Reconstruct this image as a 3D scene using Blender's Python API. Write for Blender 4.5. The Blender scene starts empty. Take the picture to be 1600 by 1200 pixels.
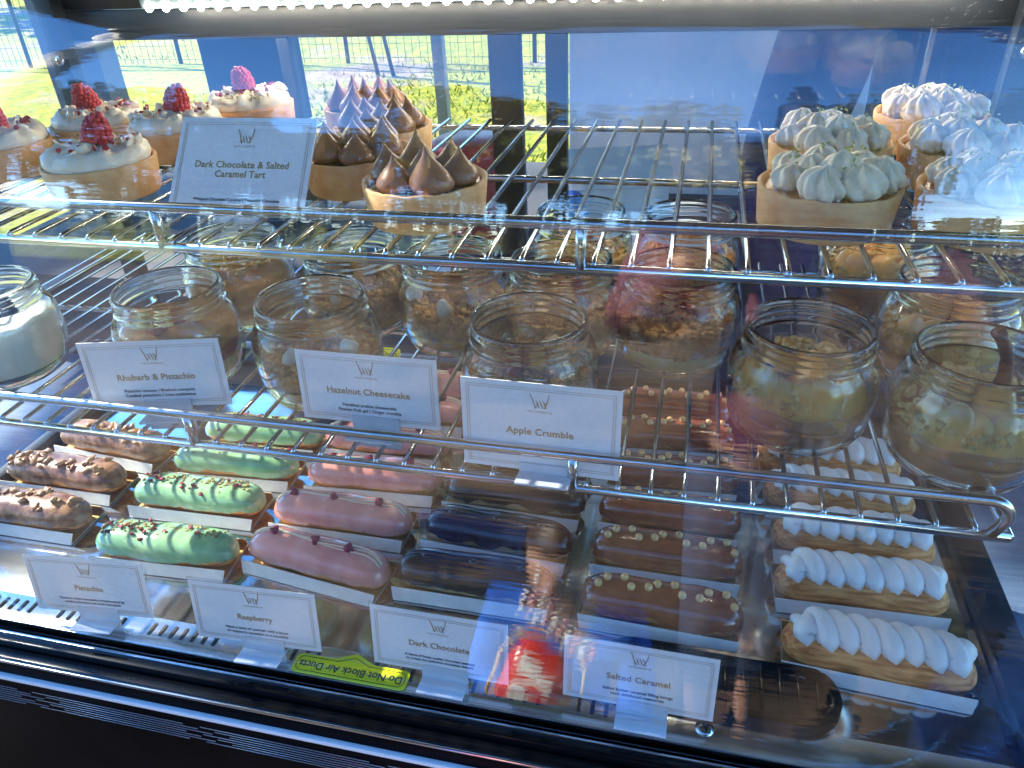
import bpy, bmesh, math, random
from mathutils import Vector, Matrix, noise, Euler
R = math.radians
PI = math.pi
rnd = random.Random(7)
S = bpy.context.scene
COL = S.collection

# ------------------------------------------------------------------ camera
cam_d = bpy.data.cameras.new('camera')
cam_d.sensor_width = 36.0
cam_d.lens = 36.0 * 1165.85 / 1600.0
cam_d.clip_start = 0.02
cam_d.clip_end = 400
cam = bpy.data.objects.new('camera', cam_d)
COL.objects.link(cam)
cam.matrix_world = Matrix.Translation((0, 0, .47)) @ Matrix.Rotation(R(14.5985), 4, 'Z') @ Matrix.Rotation(R(57.9032), 4, 'X') @ Matrix.Rotation(R(-2.8817), 4, 'Z')
S.camera = cam

# ------------------------------------------------------------------ sky and sun
SUN_EL, SUN_AZ = 38.0, 75.0          # sun stands to the left of the case, a little behind it
w = bpy.data.worlds.new('World')
S.world = w
w.use_nodes = True
wn = w.node_tree
wn.nodes.clear()
sky = wn.nodes.new('ShaderNodeTexSky')
sky.sky_type = 'NISHITA'
sky.sun_disc = False
sky.sun_elevation = R(SUN_EL)
sky.sun_rotation = R(-SUN_AZ)
sky.dust_density = .0
sky.ozone_density = 1.6
sky.air_density = .8
sky.altitude = 3000
bg = wn.nodes.new('ShaderNodeBackground')
bg.inputs[1].default_value = .15
wo = wn.nodes.new('ShaderNodeOutputWorld')
hs = wn.nodes.new('ShaderNodeHueSaturation')
hs.inputs['Saturation'].default_value = 1.25
wn.links.new(sky.outputs[0], hs.inputs['Color'])
wn.links.new(hs.outputs[0], bg.inputs[0])
wn.links.new(bg.outputs[0], wo.inputs[0])
sun_d = bpy.data.lights.new('sun', 'SUN')
sun_d.energy = 2.8
sun_d.angle = R(.55)
sun_d.color = (1, .93, .82)
sun = bpy.data.objects.new('sun', sun_d)
COL.objects.link(sun)
sdir = Vector((-math.sin(R(SUN_AZ)) * math.cos(R(SUN_EL)), math.cos(R(SUN_AZ)) * math.cos(R(SUN_EL)), math.sin(R(SUN_EL))))
sun.rotation_euler = sdir.to_track_quat('Z', 'Y').to_euler()
sun.location = sdir * 30
S.view_settings.view_transform = 'Standard'
S.view_settings.look = 'None'
S.view_settings.exposure = 2.78
S.view_settings.gamma = 1
cy = S.cycles
cy.max_bounces = 14
cy.diffuse_bounces = 4
cy.glossy_bounces = 6
cy.transmission_bounces = 12
cy.transparent_max_bounces = 24
cy.caustics_reflective = True
cy.caustics_refractive = True
cy.sample_clamp_indirect = 4.0
cy.blur_glossy = .5
cy.use_denoising = True

# ------------------------------------------------------------------ materials
MATS = {}
def newmat(name):
    m = bpy.data.materials.new(name)
    m.use_nodes = True
    nt = m.node_tree
    nt.nodes.clear()
    out = nt.nodes.new('ShaderNodeOutputMaterial')
    MATS[name] = m
    return m, nt, out
def ramp(nt, fac, stops):
    r = nt.nodes.new('ShaderNodeValToRGB')
    e = r.color_ramp.elements
    while len(e) < len(stops): e.new(.5)
    for k, (p, c) in enumerate(stops):
        e[k].position = p
        e[k].color = (c[0], c[1], c[2], 1)
    nt.links.new(fac, r.inputs[0])
    return r.outputs[0]
def noise_tex(nt, scale, detail=4, stretch=(1, 1, 1), rough=.55):
    tc = nt.nodes.new('ShaderNodeTexCoord')
    mp = nt.nodes.new('ShaderNodeMapping')
    mp.inputs['Scale'].default_value = stretch
    nt.links.new(tc.outputs['Object'], mp.inputs[0])
    n = nt.nodes.new('ShaderNodeTexNoise')
    n.inputs['Scale'].default_value = scale
    n.inputs['Detail'].default_value = detail
    n.inputs['Roughness'].default_value = rough
    nt.links.new(mp.outputs[0], n.inputs[0])
    return n.outputs[0]
def mat(name, c1, c2=None, scale=60, stretch=(1, 1, 1), rough=.5, metal=0, bump=0, bscale=None, coat=0, sss=0, spec=.5, lo=.35, hi=.65, detail=4, trans=0, emis=None, bdist=.001):
    m, nt, out = newmat(name)
    p = nt.nodes.new('ShaderNodeBsdfPrincipled')
    nt.links.new(p.outputs[0], out.inputs[0])
    p.inputs['Roughness'].default_value = rough
    p.inputs['Metallic'].default_value = metal
    p.inputs['Specular IOR Level'].default_value = spec
    p.inputs['Coat Weight'].default_value = coat
    p.inputs['Coat Roughness'].default_value = .12
    if sss:
        p.inputs['Subsurface Weight'].default_value = sss
        p.inputs['Subsurface Radius'].default_value = (.004, .003, .002)
        p.inputs['Subsurface Scale'].default_value = 1
    if trans: p.inputs['Transmission Weight'].default_value = trans
    if emis:
        p.inputs['Emission Color'].default_value = (*emis[:3], 1)
        p.inputs['Emission Strength'].default_value = emis[3]
    if c2 is None:
        p.inputs['Base Color'].default_value = (*c1, 1)
    else:
        nt.links.new(ramp(nt, noise_tex(nt, scale, detail, stretch), [(lo, c1), (hi, c2)]), p.inputs['Base Color'])
    if bump:
        b = nt.nodes.new('ShaderNodeBump')
        b.inputs['Strength'].default_value = bump
        b.inputs['Distance'].default_value = bdist
        nt.links.new(noise_tex(nt, bscale or scale, 5, stretch), b.inputs['Height'])
        nt.links.new(b.outputs[0], p.inputs['Normal'])
    return m

# clear sheet glass and acrylic: lets light through, mirrors by Fresnel, slightly wavy
def sheet_glass(name, wav=0., tint=(.97, .985, .98), stretch=(3, 1, 60), scale=1., ior=1.5, bd=.001):
    m, nt, out = newmat(name)
    tr = nt.nodes.new('ShaderNodeBsdfTransparent'); tr.inputs[0].default_value = (*tint, 1)
    gl = nt.nodes.new('ShaderNodeBsdfGlossy'); gl.inputs['Roughness'].default_value = .0
    fr = nt.nodes.new('ShaderNodeFresnel'); fr.inputs['IOR'].default_value = ior
    geo = nt.nodes.new('ShaderNodeNewGeometry')
    # the same reflectance whichever side the ray meets the sheet from
    mx0 = nt.nodes.new('ShaderNodeMix'); mx0.data_type = 'FLOAT'
    nt.links.new(geo.outputs['Backfacing'], mx0.inputs[0])
    mx0.inputs[2].default_value = ior
    mx0.inputs[3].default_value = ior
    nt.links.new(mx0.outputs[0], fr.inputs['IOR'])
    inv = nt.nodes.new('ShaderNodeMath'); inv.operation = 'DIVIDE'; inv.inputs[0].default_value = 1
    nt.links.new(mx0.outputs[0], inv.inputs[1])
    mx1 = nt.nodes.new('ShaderNodeMix'); mx1.data_type = 'FLOAT'
    nt.links.new(geo.outputs['Backfacing'], mx1.inputs[0])
    nt.links.new(mx0.outputs[0], mx1.inputs[2])
    nt.links.new(mx0.outputs[0], mx1.inputs[3])
    mx = nt.nodes.new('ShaderNodeMixShader')
    # facing-based Schlick so that back faces do not turn totally reflecting
    lw = nt.nodes.new('ShaderNodeLayerWeight'); lw.inputs['Blend'].default_value = .5
    pw = nt.nodes.new('ShaderNodeMath'); pw.operation = 'POWER'; pw.inputs[1].default_value = 5
    ab = nt.nodes.new('ShaderNodeMath'); ab.operation = 'ABSOLUTE'
    nt.links.new(lw.outputs['Facing'], ab.inputs[0])
    nt.links.new(ab.outputs[0], pw.inputs[0])
    f0 = ((ior - 1) / (ior + 1)) ** 2
    ma = nt.nodes.new('ShaderNodeMath'); ma.operation = 'MULTIPLY_ADD'; ma.use_clamp = True
    ma.inputs[1].default_value = 1 - f0; ma.inputs[2].default_value = f0
    nt.links.new(pw.outputs[0], ma.inputs[0])
    nt.links.new(ma.outputs[0], mx.inputs[0])
    nt.links.new(tr.outputs[0], mx.inputs[1])
    nt.links.new(gl.outputs[0], mx.inputs[2])
    nt.links.new(mx.outputs[0], out.inputs[0])
    for n in (fr, inv, mx1, mx0, geo): nt.nodes.remove(n)
    if wav:
        b = nt.nodes.new('ShaderNodeBump')
        b.inputs['Strength'].default_value = wav
        b.inputs['Distance'].default_value = bd
        nt.links.new(noise_tex(nt, scale, 3, stretch), b.inputs['Height'])
        nt.links.new(b.outputs[0], gl.inputs['Normal'])
    return m
sheet_glass('case_glass', .4, ior=2.0, scale=9, stretch=(.4, 1, 10), bd=.0005)
sheet_glass('side_glass', .0)
sheet_glass('acrylic', .0, tint=(.93, .95, .96))
def jar_glass():
    m, nt, out = newmat('jar_glass')
    g = nt.nodes.new('ShaderNodeBsdfGlass')
    g.inputs['Color'].default_value = (.965, .99, .975, 1)
    g.inputs['Roughness'].default_value = 0
    g.inputs['IOR'].default_value = 1.46
    nt.links.new(g.outputs[0], out.inputs[0])
    b = nt.nodes.new('ShaderNodeBump'); b.inputs['Strength'].default_value = .12; b.inputs['Distance'].default_value = .001
    nt.links.new(noise_tex(nt, 55, 2), b.inputs['Height'])
    nt.links.new(b.outputs[0], g.inputs['Normal'])
jar_glass()
mat('chrome', (.62, .64, .66), rough=.16, metal=1)
mat('brushed_steel', (.50, .52, .55), (.66, .68, .70), scale=9, stretch=(1, 8, 1), rough=.09, metal=1, bump=.06, bscale=20, bdist=.0006)
mat('steel_lip', (.55, .58, .6), (.7, .72, .74), scale=14, rough=.2, metal=1)
mat('black_frame', (.008, .009, .012), (.014, .015, .02), scale=20, rough=.32)
mat('black_fascia', (.001, .001, .002), (.003, .003, .005), scale=20, rough=.5, spec=.06)
mat('black_gloss', (.004, .004, .005), rough=.16, spec=.3)
mat('dark_slot', (.004, .004, .005), rough=.7)
mat('rib_grey', (.30, .31, .36), rough=.35, metal=.6)
mat('white_trim', (.84, .85, .88), rough=.35)
mat('grey_beam', (.018, .024, .036), (.028, .034, .046), scale=10, rough=.4)
mat('card_white', (.80, .80, .80), (.85, .85, .85), scale=300, rough=.6)
mat('card_gold', (.56, .36, .10), (.70, .47, .16), scale=40, rough=.38, metal=.55)
mat('tray_white', (.74, .74, .72), (.82, .82, .80), scale=120, rough=.5)
mat('ink_gold', (.46, .31, .13), rough=.4, metal=.3)
mat('ink_dark', (.03, .03, .05), rough=.6)
mat('label_yellow', (.74, .80, .01), rough=.35)
mat('ink_black', (.01, .01, .01), rough=.5)
mat('choux', (.46, .135, .022), (.90, .43, .13), scale=230, stretch=(.16, 1.3, 1.3), rough=.62, bump=.8, bscale=420, lo=.36, hi=.64, bdist=.0008)
mat('choux_pale', (.50, .29, .11), (.76, .52, .25), scale=240, stretch=(.2, 1.3, 1.3), rough=.65, bump=.8, bscale=420, bdist=.0008)
mat('icing_green', (.21, .42, .20), (.34, .56, .30), scale=70, rough=.2, coat=.6, sss=.15, bump=.12, bscale=30)
mat('icing_pink', (.72, .27, .23), (.84, .41, .34), scale=60, rough=.2, coat=.6, sss=.15, bump=.12, bscale=30)
mat('icing_dark', (.05, .02, .010), (.085, .036, .018), scale=14, rough=.25, coat=.4, bump=.1, bscale=30)
mat('icing_caramel', (.32, .085, .028), (.46, .15, .055), scale=60, rough=.15, coat=.7, bump=.12, bscale=25)
mat('icing_milk', (.17, .06, .025), (.42, .22, .11), scale=130, rough=.3, coat=.4, bump=.6, bscale=260, bdist=.001)
mat('nut', (.30, .13, .05), (.62, .36, .17), scale=90, rough=.45, bump=.4, bscale=200, coat=.3)
mat('pistachio_bit', (.16, .12, .03), (.34, .26, .07), scale=200, rough=.7)
mat('petal', (.16, .008, .03), (.30, .02, .07), scale=120, rough=.7)
mat('raspberry_bit', (.30, .01, .02), (.46, .03, .04), scale=200, rough=.5)
mat('drizzle', (.80, .70, .50), rough=.35)
mat('pearl', (.86, .45, .14), (.92, .56, .22), scale=150, rough=.3, coat=.4)
mat('meringue', (.86, .86, .83), (.90, .90, .88), scale=40, rough=.42, sss=.2, bump=.1, bscale=90)
mat('lime_cream', (.88, .74, .52), (.91, .82, .64), scale=90, rough=.45, sss=.2, bump=.35, bscale=220)
mat('white_cream', (.86, .75, .56), (.90, .83, .68), scale=120, rough=.5, sss=.2, bump=.8, bscale=150)
mat('lime_zest', (.26, .34, .03), (.46, .48, .06), scale=200, rough=.6)
mat('tart_shell', (.76, .36, .12), (.90, .54, .24), scale=90, rough=.6, bump=.5, bscale=700, lo=.32, hi=.68, bdist=.0005)
mat('lemon_filling', (.46, .16, .03), (.60, .27, .06), scale=90, rough=.35, bump=.5, bscale=200)
mat('choc_filling', (.07, .03, .018), rough=.3)
mat('choc_drop', (.30, .13, .065), (.38, .18, .10), scale=90, rough=.33, bump=.1)
mat('raspberry', (.40, .012, .025), (.66, .05, .07), scale=300, rough=.55, sss=.2)
mat('crumble', (.52, .25, .075), (.86, .52, .20), scale=250, rough=.8, bump=.8, bscale=400)
mat('crumble_dark', (.40, .18, .06), (.68, .37, .14), scale=250, rough=.8, bump=.8, bscale=400)
mat('crumble_pale', (.72, .44, .15), (.90, .64, .28), scale=250, rough=.8, bump=.8, bscale=400)
mat('pear', (.90, .42, .08), (.95, .58, .18), scale=70, rough=.28, sss=.2, coat=.4, bump=.15, bscale=90)
mat('pear_stalk', (.07, .018, .012), (.12, .03, .018), scale=120, rough=.4)
mat('caramel_cream', (.52, .23, .085), (.60, .29, .12), scale=25, rough=.4)
mat('vanilla_cream', (.62, .66, .34), (.70, .72, .42), scale=30, rough=.5)
mat('white_mousse', (.74, .76, .70), (.82, .82, .78), scale=45, rough=.5, bump=.4, bscale=70)
mat('holder_white', (.55, .60, .66), (.62, .67, .72), scale=80, rough=.3)
mat('orange_gel', (.72, .32, .015), (.82, .44, .03), scale=30, rough=.18, coat=.5)
mat('rhubarb', (.30, .03, .02), (.42, .07, .035), scale=30, rough=.25, coat=.5)
mat('caramel_cube', (.52, .25, .06), (.66, .36, .11), scale=30, rough=.3, coat=.4)
mat('sponge', (.46, .20, .04), (.64, .33, .08), scale=120, rough=.8, bump=.6, bscale=300)
mat('blueberry', (.02, .018, .06), (.05, .04, .11), scale=100, rough=.5)
mat('marshmallow', (.76, .70, .60), (.84, .80, .70), scale=100, rough=.7, bump=.4)
mat('led_core', (1, 1, 1), emis=(1., .88, .70, 46))
mat('led_board', (.10, .15, .18), (.14, .19, .22), scale=30, rough=.3)
mat('panel_white', (.80, .78, .82), (.86, .84, .88), scale=3, rough=.5)
mat('paper', (.78, .78, .80), rough=.7)
mat('red_plastic', (.55, .03, .05), (.62, .05, .07), scale=20, rough=.4)
mat('blue_plastic', (.02, .10, .50), rough=.4)
mat('counter_blue', (.10, .16, .28), (.16, .24, .38), scale=30, stretch=(1, 12, 1), rough=.5, bump=.3)
mat('canvas_dark', (.05, .055, .07), (.075, .08, .10), scale=6, rough=.8)
mat('post_grey', (.16, .18, .20), (.22, .24, .26), scale=8, rough=.5)
mat('cloth_purple', (.035, .02, .06), (.055, .03, .085), scale=30, rough=.85, bump=.4, bscale=14, bdist=.01)
mat('cloth_maroon', (.13, .035, .055), (.19, .05, .075), scale=30, rough=.85, bump=.4, bscale=14, bdist=.01)
mat('cloth_blue', (.01, .12, .62), (.02, .17, .75), scale=14, rough=.7, bump=.4, bscale=30, bdist=.003)
mat('board_blue', (.05, .11, .33), (.07, .14, .40), scale=8, rough=.6)
mat('cloth_sky', (.05, .30, .75), rough=.6)
mat('cloth_jeans', (.03, .05, .10), (.05, .08, .15), scale=60, rough=.85)
mat('skin', (.50, .27, .19), (.58, .33, .23), scale=30, rough=.5, sss=.1)
mat('hair', (.04, .022, .012), (.08, .04, .02), scale=60, stretch=(1, 1, .2), rough=.5)
mat('eye_white', (.7, .7, .68), rough=.2)
mat('red_foil', (.62, .012, .012), (.72, .03, .02), scale=30, rough=.22, coat=.6)
mat('foil_yellow', (.75, .50, .05), rough=.3)
mat('foil_white', (.8, .78, .74), rough=.3)
mat('bark', (.07, .05, .035), (.15, .11, .08), scale=12, stretch=(1, 1, .2), rough=.9, bump=.6, bdist=.02)
mat('leaf', (.035, .06, .015), (.11, .12, .02), scale=1.3, rough=.6, lo=.3, hi=.7)
mat('leaf_autumn', (.13, .11, .01), (.36, .27, .02), scale=1.3, rough=.6, lo=.3, hi=.7)
mat('fence_metal', (.05, .06, .06), rough=.5)
def ground_mat():
    m, nt, out = newmat('field')
    p = nt.nodes.new('ShaderNodeBsdfPrincipled'); p.inputs['Roughness'].default_value = .9
    nt.links.new(p.outputs[0], out.inputs[0])
    a = ramp(nt, noise_tex(nt, 9, 6), [(.35, (.17, .22, .012)), (.65, (.40, .37, .014))])
    d = ramp(nt, noise_tex(nt, 5, 6), [(.35, (.20, .14, .09)), (.65, (.42, .33, .23))])
    k = ramp(nt, noise_tex(nt, .45, 5), [(.52, (0, 0, 0)), (.60, (1, 1, 1))])
    mx = nt.nodes.new('ShaderNodeMix'); mx.data_type = 'RGBA'
    nt.links.new(k, mx.inputs[0]); nt.links.new(a, mx.inputs[6]); nt.links.new(d, mx.inputs[7])
    nt.links.new(mx.outputs[2], p.inputs['Base Color'])
    b = nt.nodes.new('ShaderNodeBump'); b.inputs['Strength'].default_value = .7; b.inputs['Distance'].default_value = .05
    nt.links.new(noise_tex(nt, 22, 5), b.inputs['Height']); nt.links.new(b.outputs[0], p.inputs['Normal'])
ground_mat()
mat('bark_mulch', (.018, .013, .010), (.135, .085, .045), scale=1.5, detail=9, lo=.42, hi=.60, rough=.95, bump=.5, bdist=.02)
mat('grass_blade', (.15, .21, .012), (.38, .36, .016), scale=2, rough=.7)

# ------------------------------------------------------------------ mesh helpers
def B(): return bmesh.new()
def smooth(bm, ang=40):
    for f in bm.faces: f.smooth = True
    for e in bm.edges:
        if len(e.link_faces) == 2 and e.calc_face_angle(0) > R(ang): e.smooth = False
def obj(name, bm, m, parent=None, sm=True, loc=None, rot=None, kind=None):
    if sm: smooth(bm)
    me = bpy.data.meshes.new(name)
    bm.to_mesh(me); bm.free()
    me.materials.append(MATS[m])
    return link(name, me, parent, loc, rot, kind)
def link(name, data, parent=None, loc=None, rot=None, kind=None):
    o = bpy.data.objects.new(name, data)
    COL.objects.link(o)
    if parent is not None: o.parent = parent
    if loc is not None: o.location = loc
    if rot is not None: o.rotation_euler = rot
    if kind: o['kind'] = kind
    return o
def tag(o, label=None, cat=None, group=None, kind=None):
    if label: o['label'] = label
    if cat: o['category'] = cat
    if group: o['group'] = group
    if kind: o['kind'] = kind
    return o
def thing(name, label, cat, loc=(0, 0, 0), rz=0, group=None, rot=None):
    o = bpy.data.objects.new(name, None)
    COL.objects.link(o)
    o.empty_display_size = .02
    o.location = loc
    o.rotation_euler = rot or (0, 0, rz)
    return tag(o, label, cat, group)
def box(bm, c, s, bev=0, rz=0, rx=0, ry=0):
    ret = bmesh.ops.create_cube(bm, size=1)
    vs = ret['verts']
    M = Matrix.Translation(c) @ Euler((rx, ry, rz)).to_matrix().to_4x4() @ Matrix.Diagonal((*s, 1))
    bmesh.ops.transform(bm, matrix=M, verts=vs)
    if bev:
        es = list({e for v in vs for e in v.link_edges})
        bmesh.ops.bevel(bm, geom=es, offset=bev, segments=2, affect='EDGES', profile=.6)
    return bm
def tube(bm, pts, r, seg=10, closed=False, caps=True):
    pts = [Vector(p) for p in pts]
    n = len(pts)
    rings = []
    up = None
    for i, p in enumerate(pts):
        if closed: t = (pts[(i + 1) % n] - pts[i - 1]).normalized()
        else: t = (pts[min(i + 1, n - 1)] - pts[max(i - 1, 0)]).normalized()
        if up is None:
            up = Vector((0, 0, 1)) if abs(t.z) < .9 else Vector((1, 0, 0))
        a = t.cross(up).normalized()
        up = a.cross(t).normalized()
        rr = r[i] if isinstance(r, (list, tuple)) else r
        rings.append([bm.verts.new(p + a * (rr * math.cos(2 * PI * k / seg)) + up * (rr * math.sin(2 * PI * k / seg))) for k in range(seg)])
    for i in range(n if closed else n - 1):
        A_, B_ = rings[i], rings[(i + 1) % n]
        for k in range(seg):
            bm.faces.new((A_[k], A_[(k + 1) % seg], B_[(k + 1) % seg], B_[k]))
    if caps and not closed:
        bm.faces.new(rings[0][::-1]); bm.faces.new(rings[-1])
    return bm
def lathe(bm, prof, seg=40, c=(0, 0, 0), closed=False, fn=None):
    c = Vector(c)
    rings = []
    for (r, z) in prof:
        if r < 1e-6:
            rings.append([bm.verts.new(c + Vector((0, 0, z)))])
        else:
            ring = []
            for k in range(seg):
                a = 2 * PI * k / seg
                rr, zz = (r, z) if fn is None else fn(r, z, a)
                ring.append(bm.verts.new(c + Vector((rr * math.cos(a), rr * math.sin(a), zz))))
            rings.append(ring)
    m = len(rings)
    for i in range(m if closed else m - 1):
        A_, B_ = rings[i], rings[(i + 1) % m]
        if len(A_) == 1 and len(B_) == 1: continue
        for k in range(seg):
            k2 = (k + 1) % seg
            if len(A_) == 1: bm.faces.new((A_[0], B_[k2], B_[k]))
            elif len(B_) == 1: bm.faces.new((A_[k], A_[k2], B_[0]))
            else: bm.faces.new((A_[k], A_[k2], B_[k2], B_[k]))
    return bm
def sphere(bm, c, r, sub=2, sc=(1, 1, 1), jit=0, rot=None):
    ret = bmesh.ops.create_icosphere(bm, subdivisions=sub, radius=1)
    off = Vector((rnd.random() * 50, rnd.random() * 50, rnd.random() * 50))
    M = (rot or Matrix.Identity(3)).to_4x4()
    for v in ret['verts']:
        d = v.co.copy()
        k = 1 + (jit * noise.noise(d * 1.3 + off) if jit else 0)
        q = Vector((d.x * sc[0], d.y * sc[1], d.z * sc[2])) * (r * k)
        v.co = M @ q + Vector(c)
    return bm
def prism(bm, pts, d, axis='z', at=0):
    """extrude polygon (2D pts) by d along axis"""
    def mk(p, h):
        if axis == 'z': return (p[0], p[1], h)
        if axis == 'x': return (h, p[0], p[1])
        return (p[0], h, p[1])
    a = [bm.verts.new(mk(p, at)) for p in pts]
    b = [bm.verts.new(mk(p, at + d)) for p in pts]
    n = len(pts)
    bm.faces.new(a[::-1]); bm.faces.new(b)
    for i in range(n): bm.faces.new((a[i], a[(i + 1) % n], b[(i + 1) % n], b[i]))
    bmesh.ops.recalc_face_normals(bm, faces=bm.faces)
    return bm
def text(name, body, size, loc, rot, m, parent, bold=0, align='CENTER', spacing=1, wordsp=1, line=1.0, sx=1):
    cu = bpy.data.curves.new(name, 'FONT')
    cu.body = body
    cu.size = size
    cu.align_x = align
    cu.align_y = 'CENTER'
    cu.extrude = .00006
    cu.offset = bold
    cu.resolution_u = 3
    cu.space_character = spacing
    cu.space_line = line
    cu.materials.append(MATS[m])
    tmp = bpy.data.objects.new('tmp_text', cu)
    me = bpy.data.meshes.new_from_object(tmp)
    bpy.data.objects.remove(tmp); bpy.data.curves.remove(cu)
    me.name = name
    o = link(name, me, parent, loc, rot)
    o.scale = (sx, 1, 1)
    return o
def lerp(a, b, t): return a + (b - a) * t
def rotm(): return Euler((rnd.random() * 6, rnd.random() * 6, rnd.random() * 6)).to_matrix()

# ------------------------------------------------------------------ the place around
GZ = -.92
bm = B()
bmesh.ops.create_grid(bm, x_segments=60, y_segments=60, size=90)
for v in bm.verts:
    d = v.co.xy.length
    v.co.z = (noise.noise(v.co * .12) * .25 if d > 6 else 0) + max(0, (d - 45)) * .02
g = obj('ground', bm, 'field', loc=(0, 0, GZ), kind='structure')
g['label'] = 'field of sunlit yellow green grass with bare dirt patches'

bm = B()
bmesh.ops.create_grid(bm, x_segments=30, y_segments=20, size=1)
for v in bm.verts: v.co = Vector((v.co.x * 30, (-4.4 if v.co.x < -.17 else -9.4) + v.co.y * (4.6 if v.co.x < -.17 else 9.6) + (.5 * noise.noise(Vector((v.co.x * 9, 0, 5))) if abs(v.co.y) > .9 else 0), 0))
g = obj('path', bm, 'bark_mulch', loc=(0, 0, GZ + .3), kind='structure')
for v in g.data.vertices: v.co.z = (noise.noise(Vector((v.co.x, v.co.y, 0)) * .12) * .25 if v.co.xy.length > 6 else 0) - .294 + .17 * min(1, max(0, (v.co.xy.length - 3.5) / 3))
g['label'] = 'sunlit brown bark path in front of the stall, seen only mirrored in the glass'
# blades of grass on the field behind the case
bm = B()
for k in range(14000):
    y = rnd.uniform(4.0, 16); x = rnd.uniform(-.95 * y, .1 * y)
    if noise.noise(Vector((x * .6, y * .6, 3))) < -.15: continue
    h = rnd.uniform(.025, .075); a = rnd.random() * PI; wd = .008 + h * .05
    z0 = GZ - .01
    l = Vector((rnd.uniform(-.05, .05), rnd.uniform(-.05, .05), h))
    p = Vector((x, y, z0)); s = Vector((math.cos(a) * wd, math.sin(a) * wd, 0))
    bm.faces.new([bm.verts.new(q) for q in (p - s, p + s, p + l)])
tag(obj('grass', bm, 'grass_blade', sm=False), 'short tufts of sunlit grass in the field behind the fence', 'grass', kind='stuff')

# fence
def fence(y, x0, x1, label):
    t = thing('mesh_fence', label, 'fence', (x0, y, GZ))
    h = 1.5
    n = int((x1 - x0) / 1.1)
    pbm = tube(B(), [(0, 0, 0), (0, 0, h)], .025, 8); smooth(pbm)
    me = bpy.data.meshes.new('post'); pbm.to_mesh(me); pbm.free(); me.materials.append(MATS['fence_metal'])
    for i in range(n + 1): link('post', me, t, (i * 1.1, 0, 0), (0, R(rnd.uniform(-1, 2)), 0))
    bm = B()
    k = 0
    x = 0
    while x < x1 - x0:
        box(bm, (x, .0, h / 2), (.004, .004, h)); x += .09
    for j in range(10): box(bm, ((x1 - x0) / 2, .004, .08 + j * .15), (x1 - x0, .004, .004))
    obj('wire_mesh', bm, 'fence_metal', t, sm=False, kind='stuff')
    rail = tube(B(), [(0, 0, h), (x1 - x0, 0, h)], .02, 6); obj('top_rail', rail, 'fence_metal', t)
fence(8.6, -9.5, -.5, 'thin dark wire mesh fence standing in the bright grass behind the case')
t = thing('leaning_support', 'pair of dark poles leaning together in front of the mesh fence', 'pole', (-3.35, 7.9, GZ))
obj('pole', tube(B(), [(0, 0, 0), (-.22, 0, 1.5)], .022, 8), 'fence_metal', t)
obj('pole', tube(B(), [(.17, 0, 0), (-.05, 0, 1.5)], .022, 8), 'fence_metal', t)

def tree(x, y, h, label, lm='leaf', seed=1, crown_z=.45, spread=.42, n=2600, ls=.16):
    rr = random.Random(seed)
    t = thing('tree', label, 'tree', (x, y, GZ), group='trees at the edge of the field')
    bm = B()
    tube(bm, [(0, 0, 0), (rr.uniform(-.1, .1), 0, h * .3), (rr.uniform(-.2, .2), rr.uniform(-.2, .2), h * .62), (0, 0, h * .88)], [h * .03, h * .024, h * .016, h * .005], 10)
    cl = []
    for k in range(11):
        a = rr.random() * 2 * PI; z0 = h * rr.uniform(.3, .7); L = h * spread * rr.uniform(.6, 1)
        e = Vector((math.cos(a) * L, math.sin(a) * L, z0 + L * rr.uniform(.3, .8)))
        tube(bm, [(0, 0, z0), e * .5 + Vector((0, 0, z0 * .55)), e], [h * .011, h * .007, h * .002], 6)
        cl.append((e, h * rr.uniform(.12, .2)))
    for k in range(9): cl.append((Vector((rr.gauss(0, h * .14), rr.gauss(0, h * .14), h * rr.uniform(crown_z, 1))), h * rr.uniform(.1, .18)))
    obj('trunk', bm, 'bark', t)
    bm = B()
    for k in range(n):
        c, r = rr.choice(cl)
        d = Vector((rr.gauss(0, 1), rr.gauss(0, 1), rr.gauss(0, 1))).normalized() * r * rr.random() ** .4
        p = c + Vector((d.x, d.y, d.z * .8))
        u = Vector((rr.gauss(0, 1), rr.gauss(0, 1), rr.gauss(0, 1))).normalized()
        v = u.orthogonal().normalized()
        s = ls * rr.uniform(.6, 1.3)
        bm.faces.new([bm.verts.new(p + q) for q in (-u * s, v * s * .5, u * s, -v * s * .5)])
    obj('crown', bm, lm, t, sm=False)
tl = [(-8.6, -11, 7.4, 'leaf', 'dark leafy tree mirrored above the raspberry tarts'),
      (-5.4, -12, 6.6, 'leaf_autumn', 'yellowing tree mirrored above the top price card'),
      (-2.6, -11.5, 7.0, 'leaf_autumn', 'spreading yellow olive tree mirrored over the chocolate tarts'),
      (.2, -12, 6.6, 'leaf', 'dark spreading tree mirrored above the empty wire shelf'),
      (3.0, -13, 7.6, 'leaf', 'tall dark tree mirrored beside the lime cream tarts'),
      (6.0, -11.5, 6.6, 'leaf', 'dark round tree mirrored in the right half of the glass'),
      (-13, -10, 7.8, 'leaf_autumn', 'broad yellow green tree mirrored at the far left of the glass'),
      (-10.5, -17, 8.5, 'leaf', 'large dark tree mirrored behind the left gap in the tree row'),
      (-4.2, -18, 9.0, 'leaf', 'large dark tree mirrored behind the yellow trees'),
      (1.6, -18, 8.5, 'leaf_autumn', 'yellow green tree mirrored behind the row, near the middle'),
      (9.6, -14, 8.0, 'leaf', 'dark tree mirrored at the far right of the glass')]
for i, (x, y, h, lm, lab) in enumerate(tl): tree(x, y, h, lab, lm, seed=20 + i, n=3600, crown_z=.3, spread=.36, ls=.19)
bm = B()
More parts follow.
